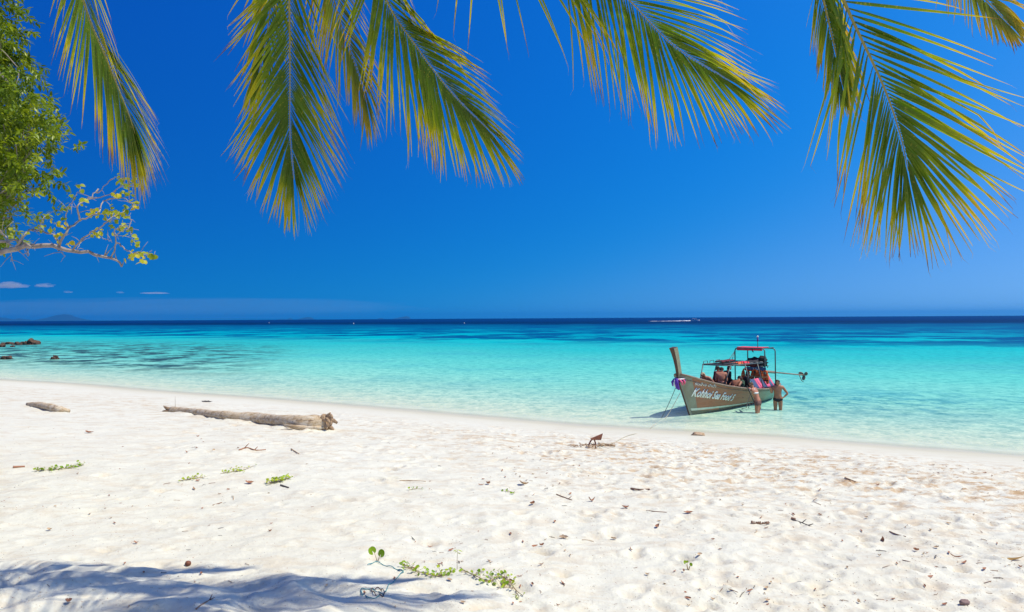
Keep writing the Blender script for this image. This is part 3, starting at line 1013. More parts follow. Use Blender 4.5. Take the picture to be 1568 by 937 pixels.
towel('maroon cloth heaped on the rack beneath the front roof post', DARKRED, 3.3, 4.6, .30, RZ + .05, .05, 5)

def vest(label, s, l, z, tilt, seed, first=[None]):
    """hanging orange life vest: two panels, collar, two straps"""
    if first[0] is None:
        r_ = thing('life_vest', label, 'life vest', (0, 0, 0), 0, 'orange life vests hanging under the signboard')
        for sd in (-1, 1):
            mb = MB(); mb.ball((sd * .095, 0, -.26), (.085, .05, .27), 12, 10, lump=.25, seed=sd + 3); mb.build('foam_panel', ORANGE, r_)
        mb = MB(); mb.tube([(-.11, 0, -.08), (-.09, .03, .04), (0, .04, .08), (.09, .03, .04), (.11, 0, -.08)], .04, 8); mb.build('collar', ORANGE, r_)
        for zz_ in (-.2, -.36):
            mb = MB(); mb.box((0, -.048, zz_), (.30, .018, .035)); mb.build('strap', BLACKC if zz_ < -.3 else YELLOWS, r_, False)
        first[0] = r_; o = r_
    else: o = copy_tree(first[0]); o['label'] = label
    o.location = bw(s, l, z); o.rotation_euler = (tilt * .5, tilt, BANG - PI / 2 + seed * .3)
    return o
vest('orange life vest hanging leftmost, ahead of the blue signboard', F0 - .12, .16, 1.42, .05, .3)
vest('orange life vest hanging second from the left under the signboard', F0 - .12, -.06, 1.36, -.06, -.3)
vest('orange life vest hanging in the middle under the signboard', F0 - .14, -.28, 1.38, .05, .2)
vest('orange life vest hanging second from the right under the signboard', F0 - .12, -.50, 1.36, -.05, -.2)
vest('orange life vest hanging rightmost under the signboard', F0 - .10, -.72, 1.36, -.08, .4)

# boarding ladder hooked over the gunwale
lad = thing('boarding_ladder', 'dark metal boarding ladder hanging over the near side of the boat into the water', 'ladder')
lad.matrix_world = BM
def ll(s, z, out): return (s, -(b_w(s / LEN) + .06 + out), z)
for s_ in (3.05, 3.42):
    mb = MB(); mb.tube([(s_, -(b_w(s_ / LEN) - .12), .84), ll(s_, .98, -.02), ll(s_ + .02, .80, .05), ll(s_ + .12, -.15, .42)], .02, 7); mb.build('side_rail', STEELD, lad)
for k in range(4):
    z = .66 - .24 * k; q = (.80 - z) / .95
    mb = MB(); mb.tube([ll(3.07 + .10 * q, z, .05 + .37 * q), ll(3.44 + .10 * q, z, .05 + .37 * q)], .016, 6); mb.build('rung', STEELD, lad)
mb = MB(); mb.tube([ll(3.05, .60, .1), ll(2.55, .12, .18), ll(2.35, .10, .1)], .012, 6); mb.tube([ll(3.0, .35, .15), ll(2.7, .10, .2)], .012, 6)
mb.build('side_stay', STEELD, lad)

# mooring lines
ROPE = mat('grey_rope', (.20, .21, .17), (.13, .14, .12), .9, 40)
ROPEP = mat('pale_rope', (.55, .50, .38), (.45, .40, .30), .9, 40)
def catenary(a, b, sag, n=30):
    a, b = Vector(a), Vector(b)
    return [a.lerp(b, i / n) - Vector((0, 0, sag * 4 * (i / n) * (1 - i / n))) for i in range(n + 1)]
e1 = on_z(1010, 645, -.12)
mb = MB(); mb.tube(catenary(bw(-1.1, .05, 1.15), e1, .06), .012, 6)
tag(mb.build('bow_line', ROPE), 'dark line hanging steeply from the prow garland into the water', 'rope')
# ------------------------------------------------------------------ people
def skin_mat(name, c):
    return mat(name, c, tuple(x * .82 for x in c), .5, 7, spec=.35)
SKIN_A = skin_mat('tanned_skin', (.47, .20, .105))
SKIN_B = skin_mat('sunburnt_skin', (.52, .215, .125))
SKIN_C = skin_mat('deep_tan_skin', (.34, .14, .075))
HAIRD = mat('dark_hair', (.03, .02, .015), (.05, .03, .02), .6, 20)
HAIRB = mat('brown_hair', (.10, .055, .03), (.14, .08, .045), .6, 20)
HAIRL = mat('blond_hair', (.48, .36, .20), (.38, .27, .14), .6, 20)
LIP = mat('lip_skin', (.32, .11, .09), (.28, .10, .08), .5, 10)
EYEM = mat('dark_eye', (.02, .015, .012), (.03, .02, .02), .3, 10)

def make_person(label, J, skin, hair, clothes, group=None, hair_drop=.02, female=False):
    """J: joint positions in world space. Body is one skinned surface."""
    P = {k: Vector(v) for k, v in J.items()}
    root = thing('person', label, 'person', Vector((P['pelvis'].x, P['pelvis'].y, 0)), 0, group)
    base = root.location.copy()
    names, co, ed, rd = {}, [], [], []
    def vtx(k, p, r):
        names[k] = len(co); co.append(p - base); rd.append(r); return names[k]
    def e(a, b): ed.append((names[a], names[b]))
    up = (P['neck'] - P['pelvis']).normalized()
    hipw = 1.08 if female else 1.0
    vtx('pelvis', P['pelvis'], (.150 * hipw, .115)); vtx('waist', P['pelvis'].lerp(P['chest'], .45), (.125, .098)); vtx('chest', P['chest'], (.150, .112))
    vtx('upc', P['chest'].lerp(P['neck'], .62), (.130, .085)); vtx('neck', P['neck'], (.056, .056)); vtx('skull0', P['neck'].lerp(P['head'], .5), (.054, .058))
    hd = P['head']; face = P['face'].normalized()
    hu = (P['head'] - P['neck']).normalized()
    vtx('jaw', hd - hu * .055 + face * .018, (.066, .072)); vtx('mid', hd + hu * .005, (.078, .090)); vtx('crown', hd + hu * .075 - face * .008, (.070, .080))
    vtx('nose', hd - hu * .005 + face * .098, (.012, .012)); vtx('nose2', hd - hu * .018 + face * .114, (.010, .010))
    for a, b in (('pelvis', 'waist'), ('waist', 'chest'), ('chest', 'upc'), ('upc', 'neck'), ('neck', 'skull0'), ('skull0', 'jaw'), ('jaw', 'mid'), ('mid', 'crown'), ('mid', 'nose'), ('nose', 'nose2')): e(a, b)
    for sd in 'LR':
        sh, el, wr = P['sh' + sd], P['el' + sd], P['wr' + sd]
        vtx('sh' + sd, sh, (.062, .060)); vtx('ua' + sd, sh.lerp(el, .45), (.050, .050)); vtx('el' + sd, el, (.040, .040))
        vtx('fa' + sd, el.lerp(wr, .35), (.040, .038)); vtx('wr' + sd, wr, (.026, .022))
        hdir = (wr - el).normalized()
        hdir = P.get('hd' + sd, hdir).normalized() if ('hd' + sd) in P else hdir
        side = hdir.cross(Vector((0, 0, 1)))
        side = side.normalized() if side.length > .1 else Vector((1, 0, 0))
        vtx('pm' + sd, wr + hdir * .055, (.038, .020)); vtx('pk' + sd, wr + hdir * .09, (.036, .017))
        for a, b in (('upc', 'sh' + sd), ('sh' + sd, 'ua' + sd), ('ua' + sd, 'el' + sd), ('el' + sd, 'fa' + sd), ('fa' + sd, 'wr' + sd), ('wr' + sd, 'pm' + sd), ('pm' + sd, 'pk' + sd)): e(a, b)
        curl = Vector((0, 0, -1))
        for k, (o_, L_) in enumerate(((-.030, .062), (-.010, .074), (.010, .070), (.029, .054))):
            q0 = wr + hdir * .092 + side * o_
            vtx(f'f{sd}{k}a', q0, (.0095, .0095)); vtx(f'f{sd}{k}b', q0 + (hdir * .9 + curl * .35) * L_ * .55, (.009, .009))
            vtx(f'f{sd}{k}c', q0 + (hdir * .75 + curl * .7) * L_, (.0075, .0075))
            e('pk' + sd, f'f{sd}{k}a'); e(f'f{sd}{k}a', f'f{sd}{k}b'); e(f'f{sd}{k}b', f'f{sd}{k}c')
        ts = 1 if sd == 'L' else -1
        q0 = wr + hdir * .035 + side * .030 * ts
        vtx(f't{sd}a', q0, (.013, .013)); vtx(f't{sd}b', q0 + side * .022 * ts + hdir * .035 + curl * .01, (.010, .010)); vtx(f't{sd}c', q0 + side * .024 * ts + hdir * .062 + curl * .02, (.0085, .0085))
        e('wr' + sd, f't{sd}a'); e(f't{sd}a', f't{sd}b'); e(f't{sd}b', f't{sd}c')
        hp, kn, an, toe = P['hip' + sd], P['kn' + sd], P['an' + sd], P['toe' + sd]
        vtx('hip' + sd, hp, (.098, .100)); vtx('th' + sd, hp.lerp(kn, .4), (.082, .084)); vtx('kn' + sd, kn, (.054, .056)); vtx('cf' + sd, kn.lerp(an, .33), (.054, .056))
        vtx('an' + sd, an, (.036, .036)); vtx('toe' + sd, toe, (.036, .024))
        for a, b in (('pelvis', 'hip' + sd), ('hip' + sd, 'th' + sd), ('th' + sd, 'kn' + sd), ('kn' + sd, 'cf' + sd), ('cf' + sd, 'an' + sd), ('an' + sd, 'toe' + sd)): e(a, b)
    me = bpy.data.meshes.new('body'); me.from_pydata([tuple(c) for c in co], ed, []); me.update()
    o = bpy.data.objects.new('body', me); COL.objects.link(o)
    m1 = o.modifiers.new('skin', 'SKIN'); m1.use_smooth_shade = True
    for i, r in enumerate(rd):
        kb = 1.14 if max(r) > .03 else 1.0
        o.data.skin_vertices[0].data[i].radius = (r[0] * kb, r[1] * kb)
        o.data.skin_vertices[0].data[i].use_root = (i == 0)
    m2 = o.modifiers.new('sub', 'SUBSURF'); m2.levels = 2; m2.render_levels = 2
    dg = bpy.context.evaluated_depsgraph_get(); dg.update()
    bod = bpy.data.meshes.new_from_object(o.evaluated_get(dg))
    bpy.data.objects.remove(o); bpy.data.meshes.remove(me)
    bod.name = 'body'; bod.materials.clear(); bod.materials.append(skin)
    bod.polygons.foreach_set('material_index', [0] * len(bod.polygons))
    bod.polygons.foreach_set('use_smooth', [True] * len(bod.polygons))
    body = link('body', bod, root)
    def shell(name, pred, m, off):
        """garment or hair: the body faces it covers, lifted off the skin"""
        vs, fs, mp = [], [], {}
        for f in bod.polygons:
            if pred(f.center + base, f.normal):
                ids = []
                for vi in f.vertices:
                    if vi not in mp:
                        mp[vi] = len(vs); vs.append(bod.vertices[vi].co + bod.vertices[vi].normal * off)
                    ids.append(mp[vi])
                fs.append(ids)
        if not fs: return None
        mb = MB(); mb.add(vs, fs); s = mb.build(name, m, root)
        md = s.modifiers.new('t', 'SOLIDIFY'); md.thickness = .006; md.offset = 1
        return s
    def hairp(c, n):
        d = c - hd
        return d.length < .16 and (d.dot(hu) > .045 or (d.dot(face) < .015 and d.dot(hu) > -.045 - hair_drop)) and not (d.dot(face) > .05 and d.dot(hu) < .055)
    shell('hair', hairp, hair, .014)
    for nm, m, off, pred in clothes: shell(nm, pred, m, off)
    eye_s = hu.cross(face).normalized()
    for sd in (-1, 1):
        mb = MB(); mb.ball(hd + face * .081 + eye_s * .030 * sd + hu * .012 - base, .009, 8, 6); mb.build('eye', EYEM, root)
        mb = MB(); mb.ball(hd + eye_s * .083 * sd - face * .005 - base, (.016, .016, .028), 8, 6); mb.build('ear', skin, root)
    mb = MB(); mb.tube([hd + face * .092 - hu * .045 + eye_s * k - base for k in (-.022, 0, .022)], [.004, .007, .004], 6); mb.build('mouth', LIP, root)
    return root

def frame(fwd):
    f = Vector((fwd[0], fwd[1], 0)).normalized(); r = f.cross(Vector((0, 0, 1)))   # r: the person's right
    return f, r
def standing(at, fwd, depth, lean=0.0, H=1.0):
    f, r = frame(fwd); g = Vector((at[0], at[1], -depth)); U = Vector((0, 0, 1))
    def p(F, Rr, z): return g + f * F + r * Rr + U * z * H
    L = lean
    return dict(pelvis=p(0, 0, .95), chest=p(.20 * L, 0, 1.27), neck=p(.36 * L, 0, 1.49), head=p(.42 * L + .03, 0, 1.635), face=f,
                shL=p(.30 * L, -.185, 1.42), shR=p(.30 * L, .185, 1.42), elL=p(.3 * L, -.24, 1.12), elR=p(.3 * L, .24, 1.12), wrL=p(.3 * L + .06, -.24, .87), wrR=p(.3 * L + .06, .24, .87),
                hipL=p(0, -.095, .88), hipR=p(0, .095, .88), knL=p(.02, -.10, .48), knR=p(.02, .10, .48), anL=p(-.01, -.11, .08), anR=p(-.01, .11, .08),
                toeL=p(.15, -.12, .03), toeR=p(.15, .12, .03)), p

# bather at the side of the boat, leaning on the gunwale
wp = on_z(1163, 634, 0)
fdir = (-.80, .60)
J, p = standing((wp.x + .05, wp.y + .30), fdir, .44, .55, .97)
hw1 = BM @ Vector((3.05, -(b_w(3.05 / LEN) + .02), g_h(3.05 / LEN) + .06)); hw2 = BM @ Vector((3.45, -(b_w(3.45 / LEN) + .02), g_h(3.45 / LEN) + .06))
print('HAND', hw1, hw2, J['shL'], J['shR'])
def reach(sh, tgt, la=.29, lb=.27, bend=Vector((0, 0, -1))):
    d = tgt - sh; D = min(d.length, la + lb - .01); n_ = d.normalized()
    a = (la * la - lb * lb + D * D) / (2 * D); h = math.sqrt(max(la * la - a * a, 0))
    b = (bend - n_ * bend.dot(n_)).normalized()
    return sh + n_ * a + b * h, sh + n_ * D
J['elL'], J['wrL'] = reach(J['shL'], hw1); J['elR'], J['wrR'] = reach(J['shR'], hw2)
bk = Vector((fdir[0], fdir[1], 0)).normalized()
wz = J['pelvis'].z
woman = make_person('woman in a white bikini standing knee deep, leaning with both hands on the boat side', J, SKIN_B, HAIRB, [
    ('bikini_top', WHITEC, .006, lambda c, n, J=J: abs((c - J['chest']).dot(Vector((0, 0, 1))) - .02) < .026 and (c - J['chest']).length < .175),
    ('bikini_strap', WHITEC, .006, lambda c, n, J=J, r=frame(fdir)[1]: 0 < c.z - J['chest'].z < .17 and abs((c - J['chest']).dot(r) - .10) < .016),
    ('bikini_strap', WHITEC, .006, lambda c, n, J=J, r=frame(fdir)[1]: 0 < c.z - J['chest'].z < .17 and abs((c - J['chest']).dot(r) + .10) < .016),
    ('bikini_bottom', mat('brown_print_cloth', (.20, .10, .08), (.13, .06, .05), .8, 14), .008, lambda c, n, J=J: -.15 < c.z - J['pelvis'].z < .015)], female=True, hair_drop=.0)
# man with one hand on his hip
mp_ = on_z(1192, 628, 0)
J, p = standing((mp_.x, mp_.y + .05), (-.35, -1.0), .46, .02, 1.0)
f, r = frame((-.35, -1.0))
J['face'] = Vector((-.85, -.55, -.05)); 
U = Vector((0, 0, 1))
J['elL'] = J['shL'] + (-r) * .20 + f * (-.04) - U * .27; J['wrL'] = J['pelvis'] + (-r) * .20 + f * .04 + U * .02; J['hdL'] = (f * .4 + r * .8 - U * .3)
J['elR'] = J['shR'] + r * .06 + f * .12 - U * .25; J['wrR'] = J['elR'] + r * .04 + f * .17 + U * .17
make_person('man in black swimming briefs standing knee deep with one hand on his hip', J, SKIN_A, HAIRD, [
    ('swim_briefs', BLACKC, .008, lambda c, n, J=J: -.13 < c.z - J['pelvis'].z < -.005 + .0 * n.z and abs((c - J['pelvis']).length) < .23 and (c.z - J['pelvis'].z > -.11 + 0.55 * abs((c - J['pelvis']).dot(r)) - .07))])

def seated(s, l, zseat, yaw, lean, arms='lap'):
    """local boat coordinates; yaw: facing angle in boat space"""
    at = BM @ Vector((s, l, zseat)); fw = BM.to_3x3() @ Vector((math.cos(yaw), math.sin(yaw), 0))
    f, r = frame(fw); U = Vector((0, 0, 1))
    def p(F, Rr, z): return at + f * F + r * Rr + U * z
    J = dict(pelvis=p(0, 0, .10), chest=p(.22 * lean, 0, .40 - .10 * lean), neck=p(.46 * lean, 0, .62 - .22 * lean), head=p(.58 * lean + .03, 0, .76 - .26 * lean), face=(f - U * .35 * lean),
             shL=p(.38 * lean, -.18, .56 - .20 * lean), shR=p(.38 * lean, .18, .56 - .20 * lean),
             hipL=p(.03, -.10, .08), hipR=p(.03, .10, .08), knL=p(.42, -.13, .10), knR=p(.42, .13, .10), anL=p(.44, -.12, -.28), anR=p(.44, .12, -.28), toeL=p(.58, -.12, -.30), toeR=p(.58, .12, -.30))
    for sd, k in (('L', -1), ('R', 1)):
        t_ = p(.32, k * .10, .16)
        J['el' + sd], J['wr' + sd] = reach(J['sh' + sd], t_, bend=(-f + r * k * .5).normalized())
    return J, f, r
def top(m, off=.012, low=-.02, high=.53):
    return lambda J: ('shirt', m, off, lambda c, n, J=J: (c - J['pelvis']).dot((J['neck'] - J['pelvis']).normalized()) > low and (c - J['neck']).dot((J['neck'] - J['pelvis']).normalized()) < -.01 and min((c - J['wrL']).length, (c - J['wrR']).length) > .20 and (c - J['chest']).length < .42)
def shorts(m):
    return lambda J: ('shorts', m, .012, lambda c, n, J=J: (c - J['pelvis']).length < .30 and (c - J['pelvis']).dot((J['neck'] - J['pelvis']).normalized()) < .03 and c.z < J['pelvis'].z + .12)
GP = 'passengers seated in the boat'
seats = [
    ('passenger with pale blond hair bending forward nearest the prow', 1.35, -.22, 1.00, 2.9, .8, SKIN_B, HAIRL, [shorts(NAVY)]),
    ('tanned shirtless passenger with dark hair sitting upright near the prow', 1.95, -.38, 1.02, .35, .30, SKIN_B, HAIRD, [shorts(BLACKC)]),
    ('passenger in dark maroon top under the front of the rack', 2.75, .05, .98, 1.2, .2, SKIN_C, HAIRD, [top(DARKRED), shorts(BLACKC)]),
    ('passenger in black top on the far side beneath the orange cloth', 3.5, .15, .95, -.6, .25, SKIN_C, HAIRD, [top(BLACKC), shorts(BLACKC)]),
    ('shirtless deeply tanned passenger hunched forward over the gunwale amidships', 2.75, -.50, .74, -.2, .9, SKIN_C, HAIRD, [shorts(DARKRED)]),
    ('passenger in dark green top hunched behind the shirtless one amidships', 3.45, -.40, .66, .2, .75, SKIN_C, HAIRD, [top(mat('bottle_green_cloth', (.03, .07, .045), (.04, .09, .05), .85, 9)), shorts(BLACKC)]),
    ('passenger in black shirt with dark hair sitting upright just ahead of the life vests', 4.45, -.35, .66, -1.2, .1, SKIN_C, HAIRD, [top(BLACKC), shorts(BLACKC)]),
    ('passenger in navy shirt sitting low beside the ladder under the life vests', 5.1, -.50, .36, 3.0, .3, SKIN_C, HAIRD, [top(NAVY), shorts(BLACKC)]),
]
for lab, s_, l_, z_, yaw, ln, sk_, hr, cl in seats:
    J, f, r = seated(s_, l_, z_, yaw, ln)
    make_person(lab, J, sk_, hr, [c(J) for c in cl], GP)

# ------------------------------------------------------------------ speedboat and buoys far out
sp = on_z(1064, 491.6, 0)
sb = thing('speedboat', 'white speedboat running right with a long foam wake far out', 'speedboat', (sp.x, sp.y, 0), 0)
WB = mat('white_gelcoat', (.80, .80, .78), (.72, .73, .73), .3, 2)
mb = MB(); vs = []; fs = []
for i in range(15):
    u = i / 14; x = -4.6 + 9.6 * u
    w = 1.3 * (1 - max(0, (u - .45) / .55) ** 2.2) + .02; zt = 1.0 + .55 * u * u
    vs += [(x, -w * .7, .0 + .5 * u ** 3), (x, -w, zt), (x, w, zt), (x, w * .7, .0 + .5 * u ** 3)]
for i in range(14):
    for k in range(4): fs.append((4 * i + k, 4 * i + (k + 1) % 4, 4 * i + 4 + (k + 1) % 4, 4 * i + 4 + k))
fs += [(0, 3, 2, 1), (56, 57, 58, 59)]
mb.add(vs, fs); clean(mb.build('hull', WB, sb, False))
mb = MB(); mb.box((-.3, 0, 2.55), (4.2, 2.1, .14)); clean(mb.build('roof', WB, sb, False), .05)
for x in (-2.2, -.3, 1.5):
    for y in (-.95, .95): mb = MB(); mb.tube([(x, y, 1.1), (x * .95, y, 2.5)], .05, 6); mb.build('roof_post', WB, sb)
mb = MB(); mb.box((1.6, 0, 1.75), (.10, 1.9, .9), Matrix.Rotation(-.5, 3, 'Y')); mb.build('windscreen', STEELD, sb, False)
for y in (-.4, .4): mb = MB(); mb.box((-4.7, y, 1.1), (.5, .35, .9)); clean(mb.build('outboard_engine', STEELD, sb, False), .05)
t = NT('boat_wake_foam')
fm = t.bsdf((.86, .88, .88), .8)
tp_ = t.node('BsdfTransparent'); mx = t.node('MixShader')
t.link(t.ramp(t.noise(.35, 5, .7, t.obj()), [(.40, 0), (.56, 1)]), mx.inputs[0]); t.link(tp_.outputs[0], mx.inputs[1]); t.link(fm.outputs[0], mx.inputs[2])
FOAM = t.done(mx.outputs[0])
w0 = on_z(988, 491.9, 0); w1 = on_z(962, 492.2, 0)
mb = MB(); vs = []; fs = []
N_ = 60
for i in range(N_ + 1):
    u = i / N_; c_ = Vector((sp.x - 4.5, sp.y, .25)).lerp(Vector((w0.x, sp.y - 6, .25)), u)
    w = 2.2 + 5.5 * u
    for b in (-1, -.4, .4, 1): vs.append((c_.x, c_.y + b * w, .12 + (.9 * (1 - u) ** 2 + .25) * (1 - abs(b)) ))
for i in range(N_):
    for k in range(3): q = 4 * i + k; fs.append((q, q + 4, q + 5, q + 1))
mb.add(vs, fs); wk = mb.build('wake', FOAM)
tag(wk, 'white foam wake trailing behind the distant speedboat', 'wake', None, 'stuff')
def buoy(px, py, label):
    q = on_z(px, py, 0)
    mb = MB(); mb.ball((0, 0, .25), (.38, .38, .42), 12, 8); mb.tube([(0, 0, .6), (0, 0, 1.0)], .07, 6)
    o = mb.build('mooring_buoy', WB, None, True, None, (q.x, q.y, 0))
    tag(o, label, 'buoy', 'white mooring buoys far out')
buoy(541.5, 496, 'white mooring buoy between the two nearer-centre islets, middle of the three')
buoy(711, 495.3, 'white mooring buoy rightmost of the three, near the middle of the photo')
buoy(412, 494.6, 'white mooring buoy leftmost of the three on the navy water')

# ------------------------------------------------------------------ rocks off the left shore
ROCK = mat('wet_reef_rock', (.15, .08, .045), (.04, .028, .022), .75, 3, bump=.8, bscale=6, dist=.15)
def rock(px, py, w, h, label, seed, dep=1.0):
    q = on_z(px, py, 0)
    k = q.y / F_PX
    mb = MB()
    mb.ball((0, 0, 0), (w * k / 2, w * k * .42 * dep, h * k * 1.25), 26, 16, lump=.75, seed=seed)
    rs = random.Random(seed)
    for _ in range(3):
        mb.ball((rs.uniform(-.35, .35) * w * k, rs.uniform(-.2, .2) * w * k, -.02), (w * k * .2, w * k * .2, h * k * rs.uniform(.5, 1.0)), 14, 10, lump=.9, seed=rs.random() * 9)
    o = mb.build('reef_rock', ROCK, None, True, None, (q.x, q.y, 0))
    tag(o, label, 'rock', 'dark rocks off the left shore')
rock(49, 527.5, 20, 5.5, 'tallest brown peak at the right end of the far rock line', 1)
rock(30, 527.8, 17, 3.6, 'low middle rock of the far rock line', 2)
rock(13, 527.5, 15, 3.2, 'dark rock at the left of the far rock line', 3)
rock(0, 531.5, 12, 4.2, 'rock cut by the left edge of the photo in front of the far line', 4)
rock(19, 531.0, 6, 1.4, 'tiny rock barely breaking the surface before the far rock line', 5)
rock(10, 550.0, 15, 3.6, 'nearer flat rock at the left edge below the far rock line', 6)
rock(84.5, 550.3, 11, 4.0, 'single small brown rock standing alone in the shallows', 7)
# ------------------------------------------------------------------ coconut palms
FROND = leaf_mat('palm_leaflet', [(.0, (.07, .14, .008)), (.30, (.12, .21, .008)), (.52, (.28, .34, .008)), (.74, (.60, .50, .012)), (.93, (.60, .36, .04)), (1.0, (.20, .10, .05))],
                 trans=.45, rough=.35, vary=.85, spot=(.46, .38, .05))
FRONDY = leaf_mat('yellowing_palm_leaflet', [(.0, (.14, .20, .025)), (.30, (.24, .28, .03)), (.55, (.45, .38, .035)), (.85, (.55, .36, .04)), (1.0, (.18, .09, .05))],
                  trans=.42, rough=.4, vary=.8, spot=(.30, .14, .04))
RACHIS = mat('palm_rachis', (.30, .27, .07), (.22, .19, .05), .5, 6)
t = NT('palm_trunk_bark')
sx = t.node('SeparateXYZ'); t.link(t.obj(), sx.inputs[0])
rings = t.math('FRACT', t.math('ADD', t.math('MULTIPLY', sx.outputs[2], 7.0), t.math('MULTIPLY', t.noise(4, 3, .5, t.obj()), .35)))
rc = t.ramp(rings, [(0, 1), (.12, 0), (.9, 0), (1, 1)])
c = t.mix(t.noise(9, 4, .6, t.obj()), (.26, .22, .18), (.16, .13, .10))
c = t.mix(t.math('MULTIPLY', rc, .6), c, (.08, .065, .05))
PTRUNK = t.done(t.bsdf(c, .9, 0, t.bump(rc, .6, .03), .2).outputs[0])

def frond(parent, ctrl, up, Lmax, width=.021, s0=.16, npair=74, seed=1, m=FROND, grav=.30, ang=(52, 26), skirt=1.0, Lside=(1, 1), ragged=.12, start_len=.75):
    """pinnate frond: ctrl = rachis points base to tip, up = upper face of the leaf"""
    rs = random.Random(seed)
    n = 90
    R_ = spline(ctrl, n)
    up = Vector(up).normalized()
    mr = MB()
    mr.tube(R_, [.015 * (1 - i / n) ** 1.2 + .0026 for i in range(n)], 7, squash=.7)
    mb = MB()
    G = Vector((0, 0, -1))
    for k in range(npair):
        s = s0 + (1 - s0) * (k / (npair - 1)) ** .92
        i = min(int(s * (n - 1)), n - 2)
        p = R_[i].lerp(R_[i + 1], s * (n - 1) - i)
        T = (R_[min(i + 2, n - 1)] - R_[max(i - 2, 0)]).normalized()
        side0 = T.cross(up)
        side0 = side0.normalized() if side0.length > 1e-3 else Vector((1, 0, 0))
        N = side0.cross(T).normalized()
        prof = start_len + (1 - start_len) * min((s - s0) / .25, 1)
        if s > .55: prof *= 1 - .46 * ((s - .55) / .45) ** 1.5
        for j, sd in enumerate((-1, 1)):
            if rs.random() < .035: continue
            L = Lmax * prof * Lside[j] * (1 - ragged * rs.random())
            sn = (s - s0) / (1 - s0)
            a = R((ang[0] + (ang[1] - ang[0]) * sn) * (1 - .85 * max(0, (sn - .50) / .50) ** 1.5) + rs.gauss(0, 2.2))
            d = (T * math.cos(a) + side0 * sd * math.sin(a) + N * rs.gauss(-.02, .045)).normalized()
            wv = d.cross(N).normalized()
            tw = rs.gauss(sd * .45, .22)
            g = grav * (.85 + .3 * rs.random())
            bend = rs.gauss(0, .05)
            nseg = 8
            q = p.copy() + side0 * sd * .008
            W_ = width * (.75 + .4 * rs.random()) * (.55 + .45 * prof)
            broken = rs.random() < .07
            bk = rs.uniform(.45, .8)
            vs, av, fs = [], [], []
            for h in range(nseg + 1):
                u = h / nseg
                w = W_ * min(.35 + u * 5, 1) * (1 - u ** 2.4) * .5 + .0012
                wr = (Quaternion(d, tw + .3 * u) @ wv).normalized()
                nr = wr.cross(d).normalized()
                vs += [q - wr * w + nr * w * .35, q, q + wr * w + nr * w * .35]
                yel = u
                av += [yel + .04, yel - .05, yel + .04]
                if h < nseg:
                    gg = g * (.35 + u)
                    if broken and u > bk: gg += 1.6
                    d = (d + G * gg * (1 / nseg) * 2.2 + side0 * bend * .3).normalized()
                    q = q + d * (L / nseg)
            for h in range(nseg):
                b = 3 * h
                fs += [(b, b + 1, b + 4, b + 3), (b + 1, b + 2, b + 5, b + 4)]
            mb.add(vs, fs, 0, av)
            # dried thread at the tip
            if rs.random() < .5:
                e_ = q + (d + Vector((rs.gauss(0, .5), rs.gauss(0, .5), -.2))).normalized() * L * .07
                mb.add([q, q + wr * .0022, e_], [(0, 1, 2)], 0, [1, 1, 1])
    f = mb.build('frond', m, parent, True, 'leafu')
    r = mr.build('rachis', RACHIS, f)
    return f

def D_(px, py, D): return at_dist(px, py, D)
def palm(label, base, crown, r0=.17):
    t_ = thing('coconut_palm', label, 'palm tree', base)
    o = Vector(base)
    pts = spline([Vector(base) - Vector((0, 0, .3)), Vector(base).lerp(Vector(crown), .4) + Vector((-.25, .15, 0)), Vector(base).lerp(Vector(crown), .75) + Vector((-.12, .1, 0)), crown], 40)
    mb = MB()
    mb.tube([p - o for p in pts], [r0 * (1.35 if i < 2 else 1.0 + .25 * math.exp(-i / 3)) * (1 - .35 * i / 39) * (1 + .03 * (i % 2)) for i in range(40)], 16)
    mb.build('trunk', PTRUNK, t_)
    mb = MB(); mb.ball(Vector(crown) - o + Vector((0, 0, .05)), (.22, .22, .38), 14, 10, lump=.3, seed=2)
    mb.build('crown_shaft', RACHIS, t_)
    rs = random.Random(int(crown[0] * 10))
    for k in range(5):
        a = rs.uniform(PI, 2 * PI)
        mb = MB(); mb.ball(Vector(crown) - o + Vector((math.cos(a) * .28, math.sin(a) * .28, -.22 - .12 * rs.random())), (.11, .11, .14), 12, 9)
        mb.build('coconut', mat('coconut_husk', (.20, .24, .05), (.26, .20, .06), .5, 4) if k == 0 and 'coconut_husk' not in MATS else MATS['coconut_husk'], t_)
    return t_, o

def add_frond(tree, o, ctrl, up, **kw):
    return frond(tree, [Vector(p) - o for p in ctrl], up, **kw)

CA = Vector((-1.5, 1.2, 8.3))
palmA, oA = palm('coconut palm behind the viewer whose fronds hang across the sky from left to middle', (-3.6, -3.4, 1.75), CA)
CB = Vector((2.1, .5, 7.6))
palmB, oB = palm('coconut palm behind the viewer whose large frond hangs at the top right', (4.6, -3.2, 1.75), CB)
UPF = (0, .8, .6)
# hanging at the left edge, leaning right
add_frond(palmA, oA, [CA, (-2.4, 2.8, 8.5), D_(105, -150, 5.0), D_(128, 0, 5.5), D_(165, 95, 5.7), D_(196, 172, 5.8), D_(207, 205, 5.9)], (.55, .8, .25), Lmax=1.05, seed=2, Lside=(1.05, .85), s0=.34, ang=(40, 24), grav=.20, npair=74, start_len=.9)
# centre left, seen full face
add_frond(palmA, oA, [CA, (-1.7, 2.7, 8.4), D_(440, -150, 5.0), D_(443, 0, 5.5), D_(444, 120, 5.7), D_(444, 200, 5.8), D_(450, 275, 5.9)], (0, .95, .3), Lmax=1.0, seed=3, s0=.40, ang=(34, 34), grav=.13, npair=72, start_len=.8)
